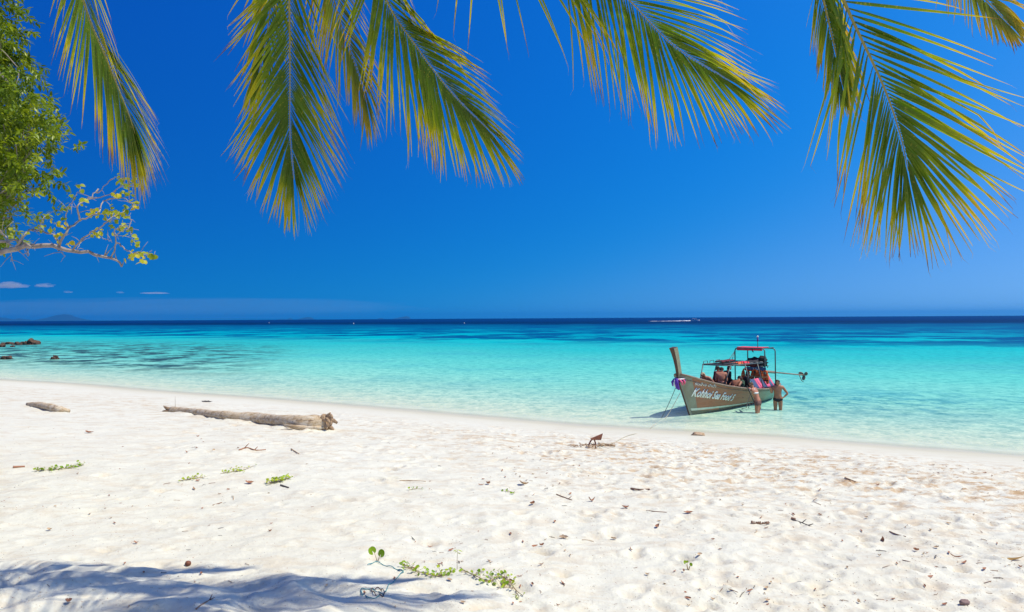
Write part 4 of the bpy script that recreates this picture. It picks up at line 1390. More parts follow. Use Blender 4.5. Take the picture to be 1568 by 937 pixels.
# short ragged frond behind it, leaning right
add_frond(palmA, oA, [CA, (-1.4, 2.9, 8.3), D_(470, -170, 5.3), D_(497, -60, 5.9), D_(520, 30, 6.2), D_(548, 110, 6.3), D_(562, 160, 6.35)], (.2, .9, .3), Lmax=.80, seed=14, s0=.20, ang=(40, 20), grav=.35, npair=60, m=FRONDY, ragged=.3)
add_frond(palmA, oA, [CA, (-1.6, 2.7, 8.2), D_(425, -150, 5.4), D_(418, -60, 5.8), D_(414, 10, 6.0), D_(404, 80, 6.1), D_(392, 130, 6.15)], (-.1, .9, .3), Lmax=.66, seed=15, s0=.22, ang=(38, 20), grav=.35, npair=44, ragged=.3)
# centre, sweeping right
add_frond(palmA, oA, [CA, (-1.0, 2.8, 8.4), D_(555, -150, 5.0), D_(590, -5, 5.5), D_(640, 74, 5.6), D_(692, 142, 5.7), D_(745, 196, 5.8)], (.45, .85, .3), Lmax=1.0, seed=4, s0=.34, ang=(38, 28), grav=.19, npair=78, start_len=.9, Lside=(1.1, .85))
# right of centre, long sweep to the right
add_frond(palmA, oA, [CA, (-.4, 2.5, 8.75), D_(700, -210, 4.9), D_(850, -100, 5.2), D_(958, -5, 5.4), D_(1030, 68, 5.5), D_(1118, 124, 5.6)], (.5, .75, .45), Lmax=1.12, seed=5, s0=.18, ang=(46, 30), grav=.18, npair=92, Lside=(1.12, 1.0))
# right edge, seen full face from below
add_frond(palmB, oB, [CB, (2.0, 1.9, 7.9), D_(1240, -150, 3.6), D_(1292, 0, 4.0), D_(1352, 130, 4.2), D_(1378, 205, 4.3), D_(1391, 262, 4.35)], (.1, .95, .25), Lmax=1.12, width=.022, seed=6, s0=.45, ang=(38, 30), grav=.06, npair=50, start_len=.8, Lside=(.95, 1.12), ragged=.08)
add_frond(palmB, oB, [CB, (2.1, 1.7, 7.7), D_(1235, -140, 3.9), D_(1252, -40, 4.3), D_(1268, 30, 4.5), D_(1282, 90, 4.6), D_(1290, 130, 4.65)], (-.1, .9, .3), Lmax=.50, seed=16, s0=.50, ang=(30, 14), grav=.35, npair=40, ragged=.3)
add_frond(palmB, oB, [CB, (2.6, 1.8, 7.9), D_(1360, -200, 3.8), D_(1430, -90, 4.2), D_(1480, -30, 4.5), D_(1520, 10, 4.6), D_(1548, 40, 4.65)], (.3, .85, .4), Lmax=.42, seed=17, s0=.50, ang=(34, 18), grav=.30, npair=46, m=FRONDY, ragged=.3)
# the rest of each crown, over and behind the viewer
def side_frond(tree, o, C, az, el, L, drop, seed):
    h = Vector((math.sin(az), math.cos(az), 0))
    ctrl = [C, C + h * L * .3 + Vector((0, 0, math.tan(el) * L * .3)), C + h * L * .62 + Vector((0, 0, math.tan(el) * L * .36 - drop * .25)), C + h * L * .86 + Vector((0, 0, -drop * .6)), C + h * L + Vector((0, 0, -drop * 1.1))]
    add_frond(tree, o, ctrl, (0, 0, 1), Lmax=.85, seed=seed, npair=52, grav=.35)
for k, (az, el, L, dr) in enumerate(((-95, .5, 4.2, 1.6), (-130, .8, 4.0, 1.3), (-170, .6, 4.2, 1.8), (150, .9, 3.8, 1.2), (118, .6, 3.6, 1.4), (-60, 1.0, 2.4, .2))):
    side_frond(palmA, oA, CA, R(az), el, L, dr, 30 + k)
for k, ctrl in enumerate((((-1.2, 3.0, 9.1), (-.6, 4.9, 9.1), (.4, 5.7, 8.7), (1.0, 6.1, 8.3)), ((-.2, 2.8, 9.2), (1.0, 4.6, 9.2), (2.2, 5.5, 8.7), (2.8, 5.9, 8.3)), ((-2.1, 3.0, 9.1), (-2.6, 4.9, 9.0), (-2.8, 5.8, 8.6), (-2.8, 6.4, 8.2)))):
    add_frond(palmA, oA, [CA] + [Vector(c_) for c_ in ctrl], (0, 0, 1), Lmax=.75, seed=70 + k, npair=84, grav=.15, width=.046)  # extra unseen fronds, leaflets widened to deepen the shadow they cast on the sand
for k, (az, el, L, dr) in enumerate(((100, .5, 4.0, 1.5), (130, .8, 3.9, 1.2), (168, .6, 4.1, 1.7), (-150, .8, 3.8, 1.4), (-115, .6, 2.4, .8))):
    side_frond(palmB, oB, CB, R(az), el, L, dr, 50 + k)

# ------------------------------------------------------------------ broadleaf tree and bare branch at the left
LEAFG = leaf_mat('glossy_tree_leaf', [(.0, (.07, .125, .006)), (.45, (.17, .25, .010)), (1.0, (.38, .42, .02))], trans=.38, rough=.38, vary=.25)
LEAFH = leaf_mat('hibiscus_leaf', [(.0, (.22, .30, .02)), (.5, (.42, .44, .03)), (1.0, (.72, .54, .03))], trans=.45, rough=.45, vary=.25)
BARK = mat('grey_bark', (.30, .26, .22), (.17, .14, .115), .9, 9, bump=.6, dist=.01)
TWIGB = mat('pale_twig_bark', (.44, .38, .32), (.28, .22, .18), .85, 12, bump=.3)

def add_leaf(mb, p, d, n, L, W_, tone, fold=.25, round_=False):
    d = d.normalized(); w = d.cross(n); w = w.normalized() if w.length > 1e-3 else Vector((1, 0, 0)); n = w.cross(d)
    if round_:
        prof = [(0, .0), (.12, .75), (.4, 1.0), (.7, .75), (1, .0)]
    else:
        prof = [(0, 0), (.3, .9), (.65, .85), (1, 0)]
    vs = []; fs = []
    for u, k in prof:
        c_ = p + d * L * u - n * (u * u) * L * .22
        vs += [c_ - w * W_ * k * .5 + n * fold * W_ * k * .5, c_, c_ + w * W_ * k * .5 + n * fold * W_ * k * .5]
    for h in range(len(prof) - 1):
        b = 3 * h; fs += [(b, b + 1, b + 4, b + 3), (b + 1, b + 2, b + 5, b + 4)]
    mb.add(vs, fs, 0, [tone] * len(vs))

tb = Vector((-8.6, 8.6, gz(-8.6, 8.6)))
tree = thing('broadleaf_tree', 'dense green broadleaf tree filling the left edge of the sky', 'tree', tb)
rs = random.Random(21)
# branch tips form the crown; its right flank is what the photograph shows
tips = []
edge = [(0, 43), (50, 50), (90, 58), (112, 63), (150, 80), (170, 90), (200, 108), (211, 120), (224, 118), (242, 85), (269, 103), (296, 96), (323, 67), (345, 45), (359, 27), (392, 2)]
def edge_x(py): return float(np.interp(py, [a for a, _ in edge], [b for _, b in edge]))
while len(tips) < 330:
    py = rs.uniform(-230, 388); ex = edge_x(max(py, 0)) if py > 0 else 43 - py * .1
    px = ex - 44 - abs(rs.gauss(0, 1)) * 75
    if px < -420: continue
    D = rs.uniform(7.3, 9.4)
    if py > 330 and px < -120: continue
    tips.append(D_(px, py, D))
for _ in range(150):
    a = rs.uniform(0, 2 * PI); rr = rs.uniform(.6, 2.4)
    tips.append(Vector((-9.6 + math.cos(a) * rr, 9.2 + math.sin(a) * rr, rs.uniform(5.0, 9.2))))
mbw = MB(); trunk_top = tb + Vector((-.1, .1, 3.6))
trunk_pts = spline([Vector((0, 0, -.2)), Vector((.08, .02, 1.2)), Vector((-.1, .1, 2.4)), Vector((-.05, .1, 3.8)), Vector((.1, .0, 5.8))], 24)
mbw.tube(trunk_pts, [.20 * (1 - .6 * i / 23) * (1.4 if i == 0 else 1) for i in range(24)], 12)
mbw.build('trunk', BARK, tree)
limbs = []
mbl = MB()
for k in range(12):
    a = 2 * PI * k / 12 + rs.uniform(-.2, .2)
    s_ = trunk_pts[12 + (k * 11) // 12] + tb
    e_ = s_ + Vector((math.cos(a) * 1.9, math.sin(a) * 1.2, rs.uniform(.2, 1.4)))
    pts = [s_, s_.lerp(e_, .5) + Vector((0, 0, .15)), e_]
    limbs.append(spline(pts, 8))
    mbl.tube([p - tb for p in limbs[-1]], [.07 * (1 - .75 * i / 7) for i in range(8)], 7)
lv = MB()
for tp in tips:
    best = min((q for L_ in limbs for q in L_), key=lambda q: (q - tp).length)
    mid = best.lerp(tp, .55) + Vector((rs.gauss(0, .12), rs.gauss(0, .12), -.08))
    pts = spline([best, mid, tp], 6)
    mbl.tube([p - tb for p in pts], [.010 * (1 - .75 * i / 5) + .002 for i in range(6)], 5)
    tone0 = rs.random()
    dirt = (tp - best).normalized()
    for m_ in range(rs.randint(4, 6)):
        c0 = tp + Vector((rs.gauss(0, .13), rs.gauss(0, .13), rs.gauss(0, .14)))
        sp_ = (dirt + Vector((rs.gauss(0, .6), rs.gauss(0, .6), rs.gauss(-.15, .5)))).normalized()
        for q in range(rs.randint(15, 21)):
            u = q / 19
            p = c0 + sp_ * u * .26
            an = q * 2.4
            s1 = sp_.cross(Vector((0, 0, 1))); s1 = s1.normalized() if s1.length > .1 else Vector((1, 0, 0)); s2 = s1.cross(sp_)
            d = (sp_ * .55 + (s1 * math.cos(an) + s2 * math.sin(an)) * .8 + Vector((0, 0, -.25))).normalized()
            nn = (Vector((0, 0, 1)) + Vector((rs.gauss(0, .4), rs.gauss(0, .4), 0))).normalized()
            add_leaf(lv, p - tb, d, nn, rs.uniform(.06, .10), rs.uniform(.024, .038), min(1, max(0, tone0 * .6 + rs.random() * .4)))
mbl.build('limbs', BARK, tree)
lv.build('foliage', LEAFG, tree, True, 'leafu')

hb = Vector((-8.2, 6.3, gz(-8.2, 6.3)))
hib = thing('beach_hibiscus', 'spreading bare grey branch with sparse round yellow-green leaves reaching in from the left', 'tree', hb)
Dh = 6.6
mbt = MB()
t0 = D_(-330, 430, Dh)
mbt.tube([Vector((0, 0, -.2)), Vector((.1, .05, 1.2)), (t0 - hb) * .8 + Vector((0, 0, .2)), t0 - hb], [.13, .10, .085, .06], 10)
mbt.build('trunk', BARK, hib)
lh = MB(); mbb = MB()
def hp(px, py, dz=0): return D_(px, py, Dh + dz)
rs = random.Random(8)
br = [
    ([(-330, 430), (-160, 410), (-60, 398), (0, 387), (40, 379), (80, 377), (108, 384), (140, 388), (172, 397), (187, 406)], .036, .009),
    ([(-120, 405), (-50, 380), (0, 371), (28, 368), (52, 380)], .020, .008),
    ([(-60, 380), (-10, 352), (8, 362), (12, 372), (20, 380)], .012, .005),
    ([(24, 380), (38, 358), (52, 352), (80, 360), (92, 372)], .012, .006),
    ([(90, 376), (104, 350), (122, 338), (118, 318), (135, 305), (168, 298), (188, 282)], .012, .003),
    ([(104, 352), (100, 330), (112, 306), (122, 288)], .006, .002),
    ([(122, 338), (150, 325), (160, 306), (196, 306), (205, 318)], .008, .003),
    ([(135, 305), (150, 290), (150, 296), (176, 272), (204, 278)], .006, .002),
    ([(108, 384), (130, 362), (150, 350), (168, 336), (192, 322)], .009, .003),
    ([(172, 397), (178, 372), (176, 352), (192, 345), (198, 350)], .008, .003),
    ([(178, 372), (196, 384), (212, 388), (236, 392)], .007, .003),
    ([(176, 360), (196, 352), (204, 370)], .005, .002),
    ([(8, 378), (18, 392), (16, 400)], .004, .002), ([(40, 380), (44, 392)], .004, .002), ([(86, 378), (100, 392)], .003, .002),
    ([(150, 350), (158, 364), (172, 370)], .004, .002), ([(196, 352), (200, 340), (196, 330)], .004, .002),
    ([(60, 352), (66, 334), (84, 322)], .005, .002), ([(130, 362), (124, 372), (118, 380)], .004, .002)]
for k, (pts, r0, r1) in enumerate(br):
    dz = [0] + [rs.uniform(-.25, .25) for _ in pts[1:]] if k else [0] * len(pts)
    P_ = spline([hp(x, y, z * (.4 if i < 2 else 1)) for i, ((x, y), z) in enumerate(zip(pts, dz))], 26)
    P_ = [p + Vector((rs.gauss(0, 1), 0, rs.gauss(0, 1))) * .006 for p in P_]
    mbb.tube([p - hb for p in P_], [r0 + (r1 - r0) * i / 25 for i in range(26)], 6)
    for _ in range(2 + len(pts) // 2):
        i = rs.randrange(8, 26); q = P_[i]; v_ = Vector((rs.gauss(.2, .6), rs.gauss(0, .3), rs.gauss(.25, .6))).normalized() * rs.uniform(.05, .16)
        mbb.tube([q - hb, q + v_ * .5 + Vector((0, 0, .01)) - hb, q + v_ - hb], [max(r1, .003), .0025, .0015], 4)
leaves = [(120, 285, 2), (104, 296, 1), (113, 300, 1), (122, 308, 3), (128, 312, 3), (136, 324, 4), (144, 322, 4), (96, 316, 1), (106, 318, 1), (70, 333, 3), (82, 338, 5), (88, 340, 4), (96, 343, 5), (96, 330, 1), (80, 352, 3), (92, 362, 4), (102, 374, 5), (86, 356, 4),
          (184, 268, 2), (180, 274, 2), (190, 276, 2), (204, 276, 2), (206, 282, 2), (198, 280, 2), (186, 296, 3), (192, 294, 2), (178, 299, 4), (196, 296, 1), (206, 310, 3), (208, 318, 5), (204, 306, 3), (160, 320, 3), (168, 318, 3), (172, 324, 4), (156, 326, 4), (178, 332, 3), (186, 328, 3), (190, 331, 2), (180, 324, 3), (196, 318, 1), (164, 332, 3),
          (148, 353, 4), (150, 357, 3), (144, 360, 3), (172, 344, 1), (184, 346, 3), (176, 352, 3), (194, 350, 2), (196, 357, 3), (206, 370, 3), (208, 374, 2), (206, 366, 2), (200, 358, 3), (214, 386, 2), (218, 394, 5), (216, 398, 4), (210, 384, 3), (222, 390, 3), (232, 391, 1), (236, 393, 2), (206, 392, 4), (198, 392, 4), (66, 346, 2), (58, 350, 3), (188, 284, 1), (22, 350, 3), (12, 362, 2), (35, 352, 3)]
for x, y, tn in leaves:
    for _ in range(4):
        p = hp(x + rs.uniform(-6, 6), y + rs.uniform(-5, 5), rs.uniform(-.2, .2))
        d = Vector((rs.gauss(0, .8), rs.gauss(0, .5), rs.uniform(-1, -.1))); n_ = Vector((rs.gauss(0, .5), -.6, .7)).normalized()
        sz = rs.uniform(.026, .056)
        add_leaf(lh, p - hb, d, n_, sz, sz * .95, min(1, max(0, (tn - 1) / 4.5 + rs.gauss(0, .08))), .15, True)
mbb.build('branches', TWIGB, hib)
lh.build('foliage', LEAFH, hib, True, 'leafu')
# ------------------------------------------------------------------ driftwood
DRIFT = NT('bleached_driftwood'); t = DRIFT
mp = t.node('Mapping'); mp.inputs['Scale'].default_value = (1, 5, 5); t.link(t.obj(), mp.inputs['Vector'])
f1 = t.noise(2.2, 7, .7, mp.outputs[0])
sx = t.node('SeparateXYZ'); t.link(t.obj(), sx.inputs[0])
c = t.ramp(f1, [(.3, (.42, .27, .13)), (.48, (.60, .46, .29)), (.66, (.72, .65, .52))])
c = t.mix(t.ramp(t.noise(6, 5, .75, t.obj()), [(.54, 0), (.62, .8)]), c, (.27, .17, .10))
ck = t.node('Mapping'); ck.inputs['Scale'].default_value = (.5, 9, 9); t.link(t.obj(), ck.inputs['Vector'])
c = t.mix(t.ramp(t.noise(5, 3, .6, ck.outputs[0]), [(.60, 0), (.65, .75)]), c, (.13, .08, .05))
fib = t.noise(14, 5, .7, mp.outputs[0])
DRIFT = t.done(t.bsdf(c, .85, 0, t.bump(fib, .8, .02), .2).outputs[0])
DRIFTD = mat('dark_root_wood', (.44, .30, .18), (.20, .13, .08), .9, 7, bump=.8, dist=.02)


LITTER = mat('dry_brown_leaf', (.44, .20, .11), (.30, .14, .08), .8, 25, bump=.4, dist=.003)
LITTERT = mat('dry_tan_leaf', (.56, .40, .25), (.42, .28, .17), .85, 25, bump=.4, dist=.003)
TWIG = mat('dry_twig', (.36, .21, .13), (.22, .13, .09), .85, 20, bump=.5, dist=.002)
GOLD = mat('dry_golden_leaflet', (.55, .36, .10), (.40, .22, .07), .6, 12)
GREYT = mat('grey_twig', (.17, .14, .12), (.10, .085, .075), .85, 20)

def log(label, pix, radii, seed, sink=.48):
    P_ = [on_ground(x, y) for x, y in pix]
    base = sum(P_, Vector()) / len(P_); base.z = gz(base.x, base.y)
    n = 60
    Q = spline(P_, n)
    rr = np.interp(np.linspace(0, 1, n), np.linspace(0, 1, len(radii)), radii)
    Q = [Vector((q.x, q.y, q.z + rr[i] * (1 - sink))) - base for i, q in enumerate(Q)]
    root = thing('driftwood_log', label, 'log', base)
    mb = MB(); vs = []; fs = []; m = 18
    for i, q in enumerate(Q):
        T = (Q[min(i + 1, n - 1)] - Q[max(i - 1, 0)]).normalized(); u = T.cross(Vector((0, 0, 1))).normalized(); w = u.cross(T)
        for k in range(m):
            a = 2 * PI * k / m
            d = u * math.cos(a) + w * math.sin(a)
            s = 1 + .20 * mnoise.noise(Vector((i * .16, math.cos(a) * .9 + seed, math.sin(a) * .9))) + .16 * mnoise.noise(Vector((i * .6, math.cos(a) * 2.2, math.sin(a) * 2.2 + seed)))
            vs.append(q + d * rr[i] * s)
    for i in range(n - 1):
        for k in range(m): fs.append((i * m + k, i * m + (k + 1) % m, (i + 1) * m + (k + 1) % m, (i + 1) * m + k))
    fs += [tuple(range(m))[::-1], tuple((n - 1) * m + k for k in range(m))]
    mb.add(vs, fs); mb.build('trunk', DRIFT, root)
    return root, base, Q, rr
lg, b0, Q, rr = log('long bleached driftwood log with a gnarled root end, lying above the waterline', [(262, 630.5), (300, 635), (345, 641), (400, 647), (455, 653), (500, 656)], [.10, .12, .13, .165, .175, .20, .23], 3)
e_ = Q[-1]; T = (Q[-1] - Q[-6]).normalized()
mb = MB()
rs = random.Random(4)
U = Vector((0, 0, 1)); Sd = T.cross(U)
for dv, L_, r_ in [((.9, .3, .9), .42, .10), ((1.0, -.3, .3), .46, .10), ((.7, .9, .1), .28, .08), ((.9, -.8, -.2), .34, .09), ((.4, .1, 1.0), .30, .10), ((1, 0, -.35), .38, .10)] + [((rs.uniform(.3, 1), rs.uniform(-.9, .9), rs.uniform(-.3, 1)), rs.uniform(.25, .46), rs.uniform(.03, .07)) for _ in range(12)]:
    d = (T * dv[0] + Sd * dv[1] + U * dv[2]).normalized()
    s_ = e_ - T * .15
    w_ = Vector((rs.gauss(0, .03), rs.gauss(0, .03), rs.gauss(0, .03)))
    pts = [s_, s_ + d * L_ * .5 + w_, s_ + d * L_ * .85 - U * .06 - w_, s_ + d * L_ - U * .14]
    mb.tube(spline(pts, 8), [r_ * (1.15 - .85 * (i / 7) ** .8) * (1 + .15 * (i % 2)) for i in range(8)], 9)
mb.ball(e_ - T * .04, (.19, .19, .20), 18, 12, lump=.7, seed=6)
rt = mb.build('root_end', DRIFTD, lg)
mb = MB(); mb.tube([e_ - T * 1.1 + Sd * .06 - U * .05, e_ - T * .6 + Sd * .17 - U * .11, e_ - T * .2 + Sd * .20 - U * .10, e_ + T * .05 + Sd * .16 - U * .06], [.03, .075, .065, .02], 9)
mb.build('split_limb', DRIFT, lg)
mb = MB(); s_ = Q[0]
for dv in ((-1, .2, .5), (-1, -.4, .2), (-.9, .1, -.2)):
    d = (T * dv[0] + Sd * dv[1] + U * dv[2]).normalized(); mb.tube([s_ + T * .05, s_ + d * .16, s_ + d * .26 + U * .02], [.06, .04, .012], 7)
mb.build('splintered_end', DRIFTD, lg)
mb = MB(); mb.tube([Q[2] + U * .05, Q[2] + U * .30, Q[2] + U * .46 + Sd * .02], [.006, .004, .003], 5)
mb.build('upright_shoot', DRIFTD, lg)
log('short bleached driftwood log at the far left of the beach', [(42, 620), (62, 625), (85, 629), (106, 631.5)], [.05, .10, .12, .11, .06], 8)

# ------------------------------------------------------------------ anchor and its line
RUST = mat('rusty_iron', (.42, .17, .10), (.22, .10, .07), .85, 12, metal=.1, bump=.5)
ap = on_ground(902, 685)
an = thing('boat_anchor', 'rusty iron anchor half buried in the sand with one fluke sticking up', 'anchor', ap)
an.scale = (.92, .8, .72)
mb = MB(); mb.tube([(-.02, 0, -.08), (.0, 0, .10), (.05, 0, .22), (.12, 0, .30)], .022, 8); mb.build('arm', RUST, an)
mb = MB(); mb.tube([(.17, .02, -.05), (.18, .01, .10), (.15, 0, .22), (.12, 0, .30)], .020, 8); mb.build('arm', RUST, an)
mb = MB(); mb.add([(.03, -.05, .28), (.36, -.08, .46), (.32, -.02, .24), (.14, 0, .24), (.03, -.03, .30), (.36, -.06, .48), (.32, 0, .26), (.14, .02, .26)],
                  [(0, 1, 2, 3), (7, 6, 5, 4), (0, 4, 5, 1), (1, 5, 6, 2), (2, 6, 7, 3), (3, 7, 4, 0)]); mb.build('fluke', RUST, an, False)
hb_ = on_ground(900, 686); mb = MB(); rs = random.Random(3)
for _ in range(46):
    a_ = rs.uniform(0, 2 * PI); c_ = Vector((rs.gauss(.05, .24), rs.gauss(0, .08), .015 + .05 * rs.random())); v_ = Vector((math.cos(a_), math.sin(a_) * .6, rs.uniform(-.1, .4))) * rs.uniform(.04, .10)
    mb.tube([c_ - v_, c_ + Vector((0, 0, .02)), c_ + v_], [.008, .011, .005], 5)
tag(mb.build('root_tangle', LITTERT, None, True, None, hb_), 'pale tangle of dry rootlets heaped round the foot of the anchor', 'debris', None, 'stuff')
sp_ = on_ground(919, 683.5); sq = on_ground(942, 686)
st_ = thing('anchor_stock', 'dark wooden stake with a cream rope whipping lying right of the anchor', 'stake', sp_)
dv = sq - sp_
mb = MB(); mb.tube([Vector((0, 0, .03)), dv * .3 + Vector((0, 0, .05)), dv + Vector((0, 0, .04))], [.03, .032, .028], 8); mb.build('shaft', DRIFTD, st_)
mb = MB(); mb.tube([Vector((-.06, 0, .03)), dv * .28 + Vector((0, 0, .05))], .048, 10); mb.build('rope_whipping', ROPEP, st_)
pts = [on_ground(x, y) + Vector((0, 0, .012)) for x, y in ((924, 683), (935, 680), (945, 676), (958, 669), (972, 665), (986, 662.5))]
pts = pts[:-1] + [on_z(990, 661.5, .05), on_z(999, 652, .03), on_z(1010, 645, -.02), on_z(1022, 636, .1), bw(-.85, -.02, .95)]
mb = MB(); mb.tube(spline(pts, 70), .011, 6)
tag(mb.build('mooring_line', ROPEP), 'pale thin mooring line running from the beach anchor out to the boat', 'rope')

# ------------------------------------------------------------------ small plants
CREEP = leaf_mat('creeper_leaf', [(.0, (.16, .30, .02)), (.5, (.30, .46, .02)), (1.0, (.55, .60, .04))], trans=.4, rough=.4, vary=.2)
STEMB = mat('creeper_stem', (.40, .34, .16), (.42, .26, .15), .7, 9)
def round_leaf(mb, p, d, n, L, W_, tone):
    """lobed round leaf blade, notched at the stalk"""
    d = d.normalized(); w = d.cross(n).normalized(); n = w.cross(d)
    k_ = 12; vs = [p + d * L * .45]; 
    for k in range(k_ + 1):
        a = -PI * .92 + 2 * PI * .92 * k / k_
        r_ = 1 - .10 * (abs(a) < .3) 
        vs.append(p + d * (L * .5 + L * .5 * math.cos(a) * r_) + w * W_ * .5 * math.sin(a) * r_ + n * .12 * L * abs(math.sin(a)))
    mb.add(vs, [(0, k + 1, k + 2) for k in range(k_)], 0, [tone] * len(vs))
def plant(name, label, px, py, build, cat='plant', group=None):
    b = on_ground(px, py)
    t_ = thing(name, label, cat, b, 0, group)
    lf, st = MB(), MB()
    build(lf, st, b)
    if st.v: st.build('stem', STEMB, t_)
    lf.build('leaves', CREEP, t_, True, 'leafu')
    return t_
def seedling(sizes, h):
    def f(lf, st, b):
        rs = random.Random(int(sizes[0] * 1000))
        for k, s_ in enumerate(sizes):
            a = k * 2.5 + .6
            tip = Vector((math.cos(a) * h * .35, math.sin(a) * h * .2, h * (.6 + .3 * (k % 2))))
            st.tube([(0, 0, -.02), tip * .6, tip], [.004, .003, .002], 5)
            round_leaf(lf, tip - Vector((0, 0, s_ * .2)), Vector((math.cos(a) * .5, -.15, .9)), Vector((math.cos(a) * -.35, -.9, .3)), s_, s_ * .95, .25 + .4 * rs.random())
    return f
plant('seedling', 'bright green seedling with two large notched round leaves', 578, 859, seedling([.085, .09, .07], .10))
plant('seedling', 'tiny seedling with three small green leaves alone on the sand right of centre', 1054, 874, seedling([.035, .04, .03, .03], .08))
def sprig(lf, st, b):
    st.tube([(0, 0, -.02), (.0, 0, .10), (.005, 0, .20)], [.003, .0025, .002], 5)
    for a, z, L_ in ((.2, .20, .06), (2.9, .20, .05), (.5, .17, .04), (2.4, .185, .03)):
        add_leaf(lf, Vector((.003, 0, z)), Vector((math.cos(a), -.2, -.15)), Vector((0, -.3, 1)), L_, .014, .8)
plant('seedling', 'thin upright sprig with a pair of narrow drooping leaves behind the creeper', 700, 874, sprig)
def creeper(path, n, sz, lift=.02, tone=(.1, .9)):
    def f(lf, st, b):
        rs = random.Random(int(path[0][0]))
        W_ = [on_ground(x, y) - b + Vector((0, 0, .012)) for x, y in path]
        L_ = spline(W_, 40)
        st.tube(L_, .004, 5)
        for k in range(n):
            i = rs.randrange(2, 39)
            j = L_[i] + Vector((rs.gauss(0, .05), rs.gauss(0, .06), 0))
            z = lift * rs.uniform(.4, 2.2)
            gzz = gz(b.x + j.x, b.y + j.y) - b.z
            p = Vector((j.x, j.y, gzz + z))
            st.tube([Vector((L_[i].x, L_[i].y, L_[i].z - .005)), p], .002, 4)
            a = rs.uniform(0, 2 * PI)
            s_ = sz * rs.uniform(.6, 1.2)
            round_leaf(lf, p, Vector((math.cos(a), math.sin(a), rs.uniform(.1, 1.0))), Vector((rs.gauss(0, .4), rs.gauss(-.4, .4), 1)), s_, s_ * .85, rs.uniform(*tone))
    return f
plant('beach_creeper', 'leafy green creeper patch nearest the teal cord', 640, 878, creeper([(616, 866), (630, 872), (650, 882), (672, 884), (690, 879)], 62, .038))
plant('beach_creeper', 'leafy creeper clump with a trailing end, right of the sprig', 745, 888, creeper([(708, 876), (728, 885), (748, 893), (768, 890), (782, 897)], 52, .038))
plant('beach_creeper', 'last few small leaves of the creeper with a dark dead stem at the bottom', 793, 915, creeper([(782, 898), (790, 908), (800, 918)], 10, .036))
plant('beach_creeper', 'flat green creeper streak beside the left edge of the beach', 92, 719, creeper([(52, 723), (75, 721), (100, 719), (128, 714)], 60, .050, .02))
plant('beach_creeper', 'pale withered creeper streak left of its yellower neighbour', 295, 735, creeper([(276, 737), (292, 735), (312, 732)], 26, .036, .02, (.6, 1)))
plant('beach_creeper', 'yellow-green creeper streak with small leaves beyond the seedling', 366, 721, creeper([(338, 726), (355, 724), (372, 721), (388, 716)], 34, .040, .02, (.3, 1)))
plant('beach_creeper', 'bright yellow-green creeper clump beside a short dark stick', 425, 738, creeper([(410, 743), (420, 740), (430, 737), (443, 733)], 60, .050, .03, (.5, 1)))
plant('beach_creeper', 'little green shoot with two leaves near the middle of the beach', 632, 751, creeper([(626, 752), (638, 749)], 7, .040, .02, (.3, .8)))
plant('beach_creeper', 'small olive shoot in front of the brown scraps at the centre', 782, 752, creeper([(776, 752), (788, 756)], 6, .036, .02, (.1, .5)))

# teal cord with a loop
TEAL = mat('teal_cord', (.05, .30, .33), (.08, .22, .26), .7, 30)
def cord(pix, label, r_=.0045, m=TEAL, lift=.008, cat='cord', name='cord'):
    pts = [on_ground(x, y) + Vector((0, 0, lift)) for x, y in pix]
    P_ = spline(pts, len(pix) * 8)
    P_ = [Vector((p.x, p.y, gz(p.x, p.y) + lift * (1 + .8 * math.sin(i * .7)))) for i, p in enumerate(P_)]
    mb = MB(); mb.tube(P_, r_, 6)
    return tag(mb.build(name, m), label, cat)
cord([(563, 866), (575, 863), (592, 868), (608, 874), (618, 876), (610, 884), (600, 894), (592, 904), (588, 911), (578, 917), (562, 917), (553, 909), (556, 904), (572, 906), (586, 912)], 'teal nylon cord looped on the sand below the big-leaved seedling', .0044)
cord([(568, 907), (576, 903), (585, 905), (589, 911), (584, 915), (574, 912), (568, 907)], 'dark wire ring caught in the loop of the teal cord', .004, DARKWOOD, .012, 'wire', 'wire_ring')

# ------------------------------------------------------------------ sticks, leaves and other litter on the sand
def place_stick(pix, label, r0, r1=None, m=TWIG, side=(), name='twig', lift=.6):
    pts = [on_ground(x, y) for x, y in pix]; b = pts[0].copy()
    P_ = spline([p - b + Vector((0, 0, r0 * lift)) for p in pts], 14)
    mb = MB(); mb.tube(P_, [r0 + ((r1 or r0 * .6) - r0) * i / 13 for i in range(14)], 6)
    for k, dx, dy, dz in side:
        p = P_[k]; mb.tube([p, p + Vector((dx, dy, dz)) * .6, p + Vector((dx, dy, dz))], [r0 * .7, r0 * .6, r0 * .35], 5)
    o = mb.build(name, m); o.location = b
    return tag(o, label, 'twig')
place_stick([(366, 690), (378, 688), (392, 692), (407, 690)], 'brown curled branch in front of the long driftwood log', .015, .009, LITTER, ((3, .1, 0, .10), (8, .05, .05, .06)))
place_stick([(966, 749), (980, 751), (994, 750)], 'forked dry stick propped just off the sand, its end bent down', .016, .010, TWIG, ((4, .10, -.10, .02), (13, .01, -.16, -.02)))
place_stick([(1214, 797), (1225, 801), (1240, 806)], 'dark dead stem with a knob at its left end', .010, .006, GREYT, ((8, .06, .0, .05), (12, .05, -.04, .03)))
place_stick([(1212, 796), (1218, 798)], 'thick dark knob of a dead stem beside the serrated twig', .022, .018, TWIG)
place_stick([(1362, 816), (1374, 820), (1387, 825)], 'straight brown stick lying right of the upright leaf', .008, .006)
place_stick([(612, 737), (630, 737), (652, 738)], 'long pale stick lying flat near the middle of the beach', .008, .006, LITTERT)
place_stick([(990, 783), (1004, 784), (1021, 785)], 'thin reddish stick lying flat below the forked one', .008, .005)
place_stick([(852, 758), (864, 762), (876, 766)], 'thin brown stick with a crumb of bark at mid beach', .009, .006, TWIG, ((10, .05, 0, .04),))
